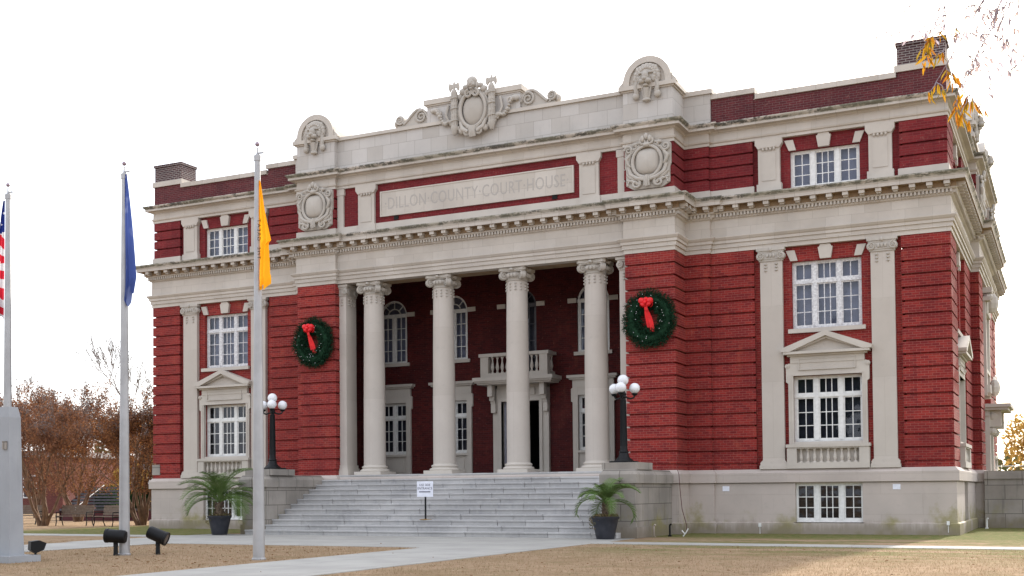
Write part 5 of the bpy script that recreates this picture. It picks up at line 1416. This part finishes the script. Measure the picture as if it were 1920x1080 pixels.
# --- small fittings near the foundation
def pipe(x,y,label,h,mat):
    t=MB(); t.tube([(0,0,0),(0,0,h)],.03,8); t.tube([(0,0,h),(.05,-.02,h+.04)],.03,8); t.box(-.05,.05,-.05,.05,0,.04); o=t.build('standpipe',M[mat],None,(x,y,0)); tag(o,label,'pipe')
pipe(7.55,-3.3,'short black pipe by the right stair wall',.34,'black')
pipe(7.3,-4.1,'slim pale pipe against the right stair wall',.34,'found')
pipe(15.75,6.8,'white pipe at the foot of the far wall corner',.32,'white')
t=MB(); t.tube([(0,0,0),(.10,0,.13),(.16,0,.24)],.02,6); t.tube([(.05,0,.08),(-.04,0,.18)],.02,6); o=t.build('garden_tap',M['white'],None,(7.9,-3.1,0)); tag(o,'small white forked tap beside the black pipe','tap')
b=MB(); b.tube([(7.30,-1.55,2.05),(7.36,-1.60,1.9),(7.38,-1.56,1.4),(7.42,-1.50,.8),(7.55,-1.48,.3),(7.56,-1.5,.02)],.011,6); tag(b.build('hanging_cable',M['maroon']),'thin reddish cable running down the foundation beside the right stair wall','cable')

# --- oak whose lower twigs hang into the top right of the view
random.seed(91); t=empty('willow_oak_tree',(21.9,-31.9,0)); tag(t,'oak with hanging yellow leaves at the upper right','tree')
b=MB(); b.tube([(0,0,0),(.02,.05,1.5),(-.05,.0,3.4),(-.2,-.1,5.2),(-.3,0,7.5)],[.30,.25,.21,.17,.10],12)
O=Vector((21.9,-31.9,0)); leaves=MB(); pale=MB(); tw=MB()
def W(p): return Vector(p)-O
def twig(pts,r0,r1,mb=None): (mb or tw).tube(pts,[r0+(r1-r0)*i/(len(pts)-1) for i in range(len(pts))],5,False)
main=[W((21.75,-31.95,4.3)),W((20.6,-32.2,4.85)),W((19.5,-32.5,4.95)),W((18.8,-32.6,4.75)),W((18.4,-32.6,4.45))]
twig(main,.07,.010,b)
main2=[W((21.7,-31.9,5.0)),W((20.2,-32.6,5.2)),W((19.2,-32.9,4.9)),W((18.7,-32.9,4.5))]
twig(main2,.06,.008,b)
def leaf(mb,p,d,L,wk=.085):
    d=d.normalized(); s=d.cross(Vector((random.gauss(0,1),random.gauss(0,1),random.gauss(0,1)))).normalized(); w=L*wk
    q=[p,p+d*L*.25+s*w,p+d*L*.65+s*w,p+d*L,p+d*L*.65-s*w,p+d*L*.25-s*w]
    up_=d.cross(s)*L*.05; q[2]=q[2]+up_; q[4]=q[4]+up_
    mb.quad(*[tuple(v) for v in q])
def spray(mb,p,d,L,n,l0,l1,depth=1,r=.0024,wk=.085):
    pts=[p.copy()]; m=6
    for i in range(m):
        d=(d+Vector((random.gauss(0,.34),random.gauss(0,.34),random.gauss(-.02,.28)))).normalized(); p=p+d*L/m; pts.append(p.copy())
    twig(pts,r,.0010)
    for i in range(n):
        q=pts[random.randint(1,m)]; leaf(mb,q,Vector((random.gauss(0,.42),random.gauss(0,.42),random.gauss(-1.0,.25))),random.uniform(l0,l1),wk)
    if depth>0:
        for k in range(2): spray(mb,pts[random.randint(2,m)].copy(),(d+Vector((random.gauss(0,.8),random.gauss(0,.8),random.gauss(0,.6)))).normalized(),L*.6,max(1,n//2),l0,l1,depth-1,r*.8,wk)
R_=Vector((.887,.4626,0)); CAMP=Vector((18.402,-39.667,1.378))
def hang(c,mb,k,L,n,l0,l1,depth,dz=-.3,wk=.085):
    P=W(c); up_=P+Vector((.18,.1,.42)); src=min(main+main2,key=lambda q:(q-P).length)
    twig([src,(src+P)/2+Vector((random.gauss(0,.05),random.gauss(0,.05),.10)),P],.004,.002)
    for _ in range(k): spray(mb,P.copy(),Vector((random.gauss(0,.6),random.gauss(0,.6),random.gauss(dz,.4))).normalized(),L,n,l0,l1,depth,.0034,wk)
hang((17.80,-32.59,3.83),leaves,3,.13,8,.05,.09,0,-.8); hang((17.83,-32.57,3.74),leaves,2,.12,6,.05,.09,0,-.8); hang((17.90,-32.52,3.55),leaves,2,.13,7,.05,.09,0,-.8); hang((17.84,-32.55,3.66),leaves,2,.1,6,.05,.08,0,-.8); hang((17.74,-32.58,3.80),leaves,1,.08,5,.05,.08,0,-.8)
hang((17.79,-32.56,3.58),leaves,2,.10,6,.05,.085,0,-.8); hang((17.86,-32.53,3.60),leaves,1,.09,4,.05,.08,0,-.6)
hang((17.88,-32.50,3.46),leaves,2,.12,8,.06,.095,0,-.8); hang((17.95,-32.50,3.50),leaves,2,.12,7,.06,.09,0,-.7)
for c in ((17.62,-32.66,3.87),(17.55,-32.66,3.86),(17.50,-32.66,3.87)): hang(c,pale,1,.05,2,.03,.05,0,-1)
for c,k in (((17.85,-32.6,3.92),3),((17.98,-32.58,3.96),4),((18.10,-32.58,3.92),4),((18.20,-32.58,3.95),3),((18.02,-32.55,3.80),3),((18.14,-32.55,3.76),3),((17.95,-32.55,3.70),2),((18.22,-32.55,3.66),2),((18.05,-32.55,3.60),2),((18.25,-32.55,3.80),2)):
    hang(c,pale,k,.19,6,.022,.048,1,-.3,.14)
# the rest of the crown, above and to the right
for i in range(60):
    P=Vector((random.uniform(-2.6,2.6),random.uniform(-2.5,3),random.uniform(5.6,8.6)))
    src=Vector((-.2,0,random.uniform(4.8,7.2))); twig([src,(src+P)/2+Vector((0,0,.2)),P],.03,.006)
    for _ in range(2): spray(leaves,P.copy(),Vector((random.gauss(0,.7),random.gauss(0,.7),random.gauss(-.2,.5))).normalized(),.4,10,.06,.1,1)
b.build('trunk',M['twig'],t); tw.build('twigs',M['pale_twig'],t); leaves.build('crown',M['leaf_oak'],t); pale.build('sparse_outer_leaves',M['leaf_pale'],t)
# unseen oaks added behind the viewpoint to block low sky light; window glass reflects them
for i,(x,y,h) in enumerate(((3,-50,13),(-14,-47,12),(33,-48,13),(-33,-42,12))):
    bushtree('unseen_oak',x,y,h,6.5,M['leaf_green'],'broad dark green oak added out of view to block low sky light','tree',300+i,7000,.42,True,.25,'added oaks behind the viewpoint')

# ================================================================== light, sky, camera
SAZ=R(5.0); SEL=R(27)      # sun stands behind the building, a little to the right
w=bpy.data.worlds.new('World'); scene.world=w; w.use_nodes=True; nt=w.node_tree
for n in list(nt.nodes): nt.nodes.remove(n)
sky=nt.nodes.new('ShaderNodeTexSky'); sky.sky_type='NISHITA'; sky.sun_disc=False; sky.sun_elevation=SEL; sky.sun_rotation=SAZ
sky.air_density=1.0; sky.dust_density=3.0; sky.ozone_density=1.0
bg=nt.nodes.new('ShaderNodeBackground'); bg.inputs[1].default_value=.15
mixn=nt.nodes.new('ShaderNodeMix'); mixn.data_type='RGBA'; mixn.inputs[0].default_value=.62; nt.links.new(sky.outputs[0],mixn.inputs[6])
mixn.inputs[7].default_value=(6.6,6.75,7.2,1)      # thin bright overcast veil
nt.links.new(mixn.outputs[2],bg.inputs[0])
wo=nt.nodes.new('ShaderNodeOutputWorld'); nt.links.new(bg.outputs[0],wo.inputs[0])
sd=bpy.data.lights.new('sun','SUN'); sd.energy=3.0; sd.angle=R(1.5); sd.color=(1,.93,.82)
so_=bpy.data.objects.new('sun',sd); col.objects.link(so_)
sv=Vector((math.sin(SAZ)*math.cos(SEL),math.cos(SAZ)*math.cos(SEL),math.sin(SEL)))
so_.rotation_euler=sv.to_track_quat('Z','Y').to_euler(); so_.location=(30,60,60)

F=2301.092; PX,PYY=809.639,859.67
cd=bpy.data.cameras.new('camera'); cam=bpy.data.objects.new('camera',cd); col.objects.link(cam); scene.camera=cam
cd.sensor_width=36; cd.lens=F/1920*36; cd.shift_x=(960-PX)/1920; cd.shift_y=(PYY-540)/1920; cd.clip_start=.1; cd.clip_end=1500
yaw,pi0,ro=R(27.555),R(1.604),R(-.429)
r=Vector((math.cos(yaw),math.sin(yaw),0)); fw=Vector((-math.sin(yaw),math.cos(yaw),0)); up=Vector((0,0,1))
fw2=fw*math.cos(pi0)+up*math.sin(pi0); up2=up*math.cos(pi0)-fw*math.sin(pi0)
r2=r*math.cos(ro)+up2*math.sin(ro); up3=up2*math.cos(ro)-r*math.sin(ro)
mt=Matrix((r2,up3,-fw2)).transposed().to_4x4(); mt.translation=Vector((18.402,-39.667,1.378)); cam.matrix_world=mt
scene.view_settings.view_transform='Standard'; scene.view_settings.look='None'; scene.view_settings.exposure=1.12; scene.view_settings.gamma=1
scene.render.engine='CYCLES'
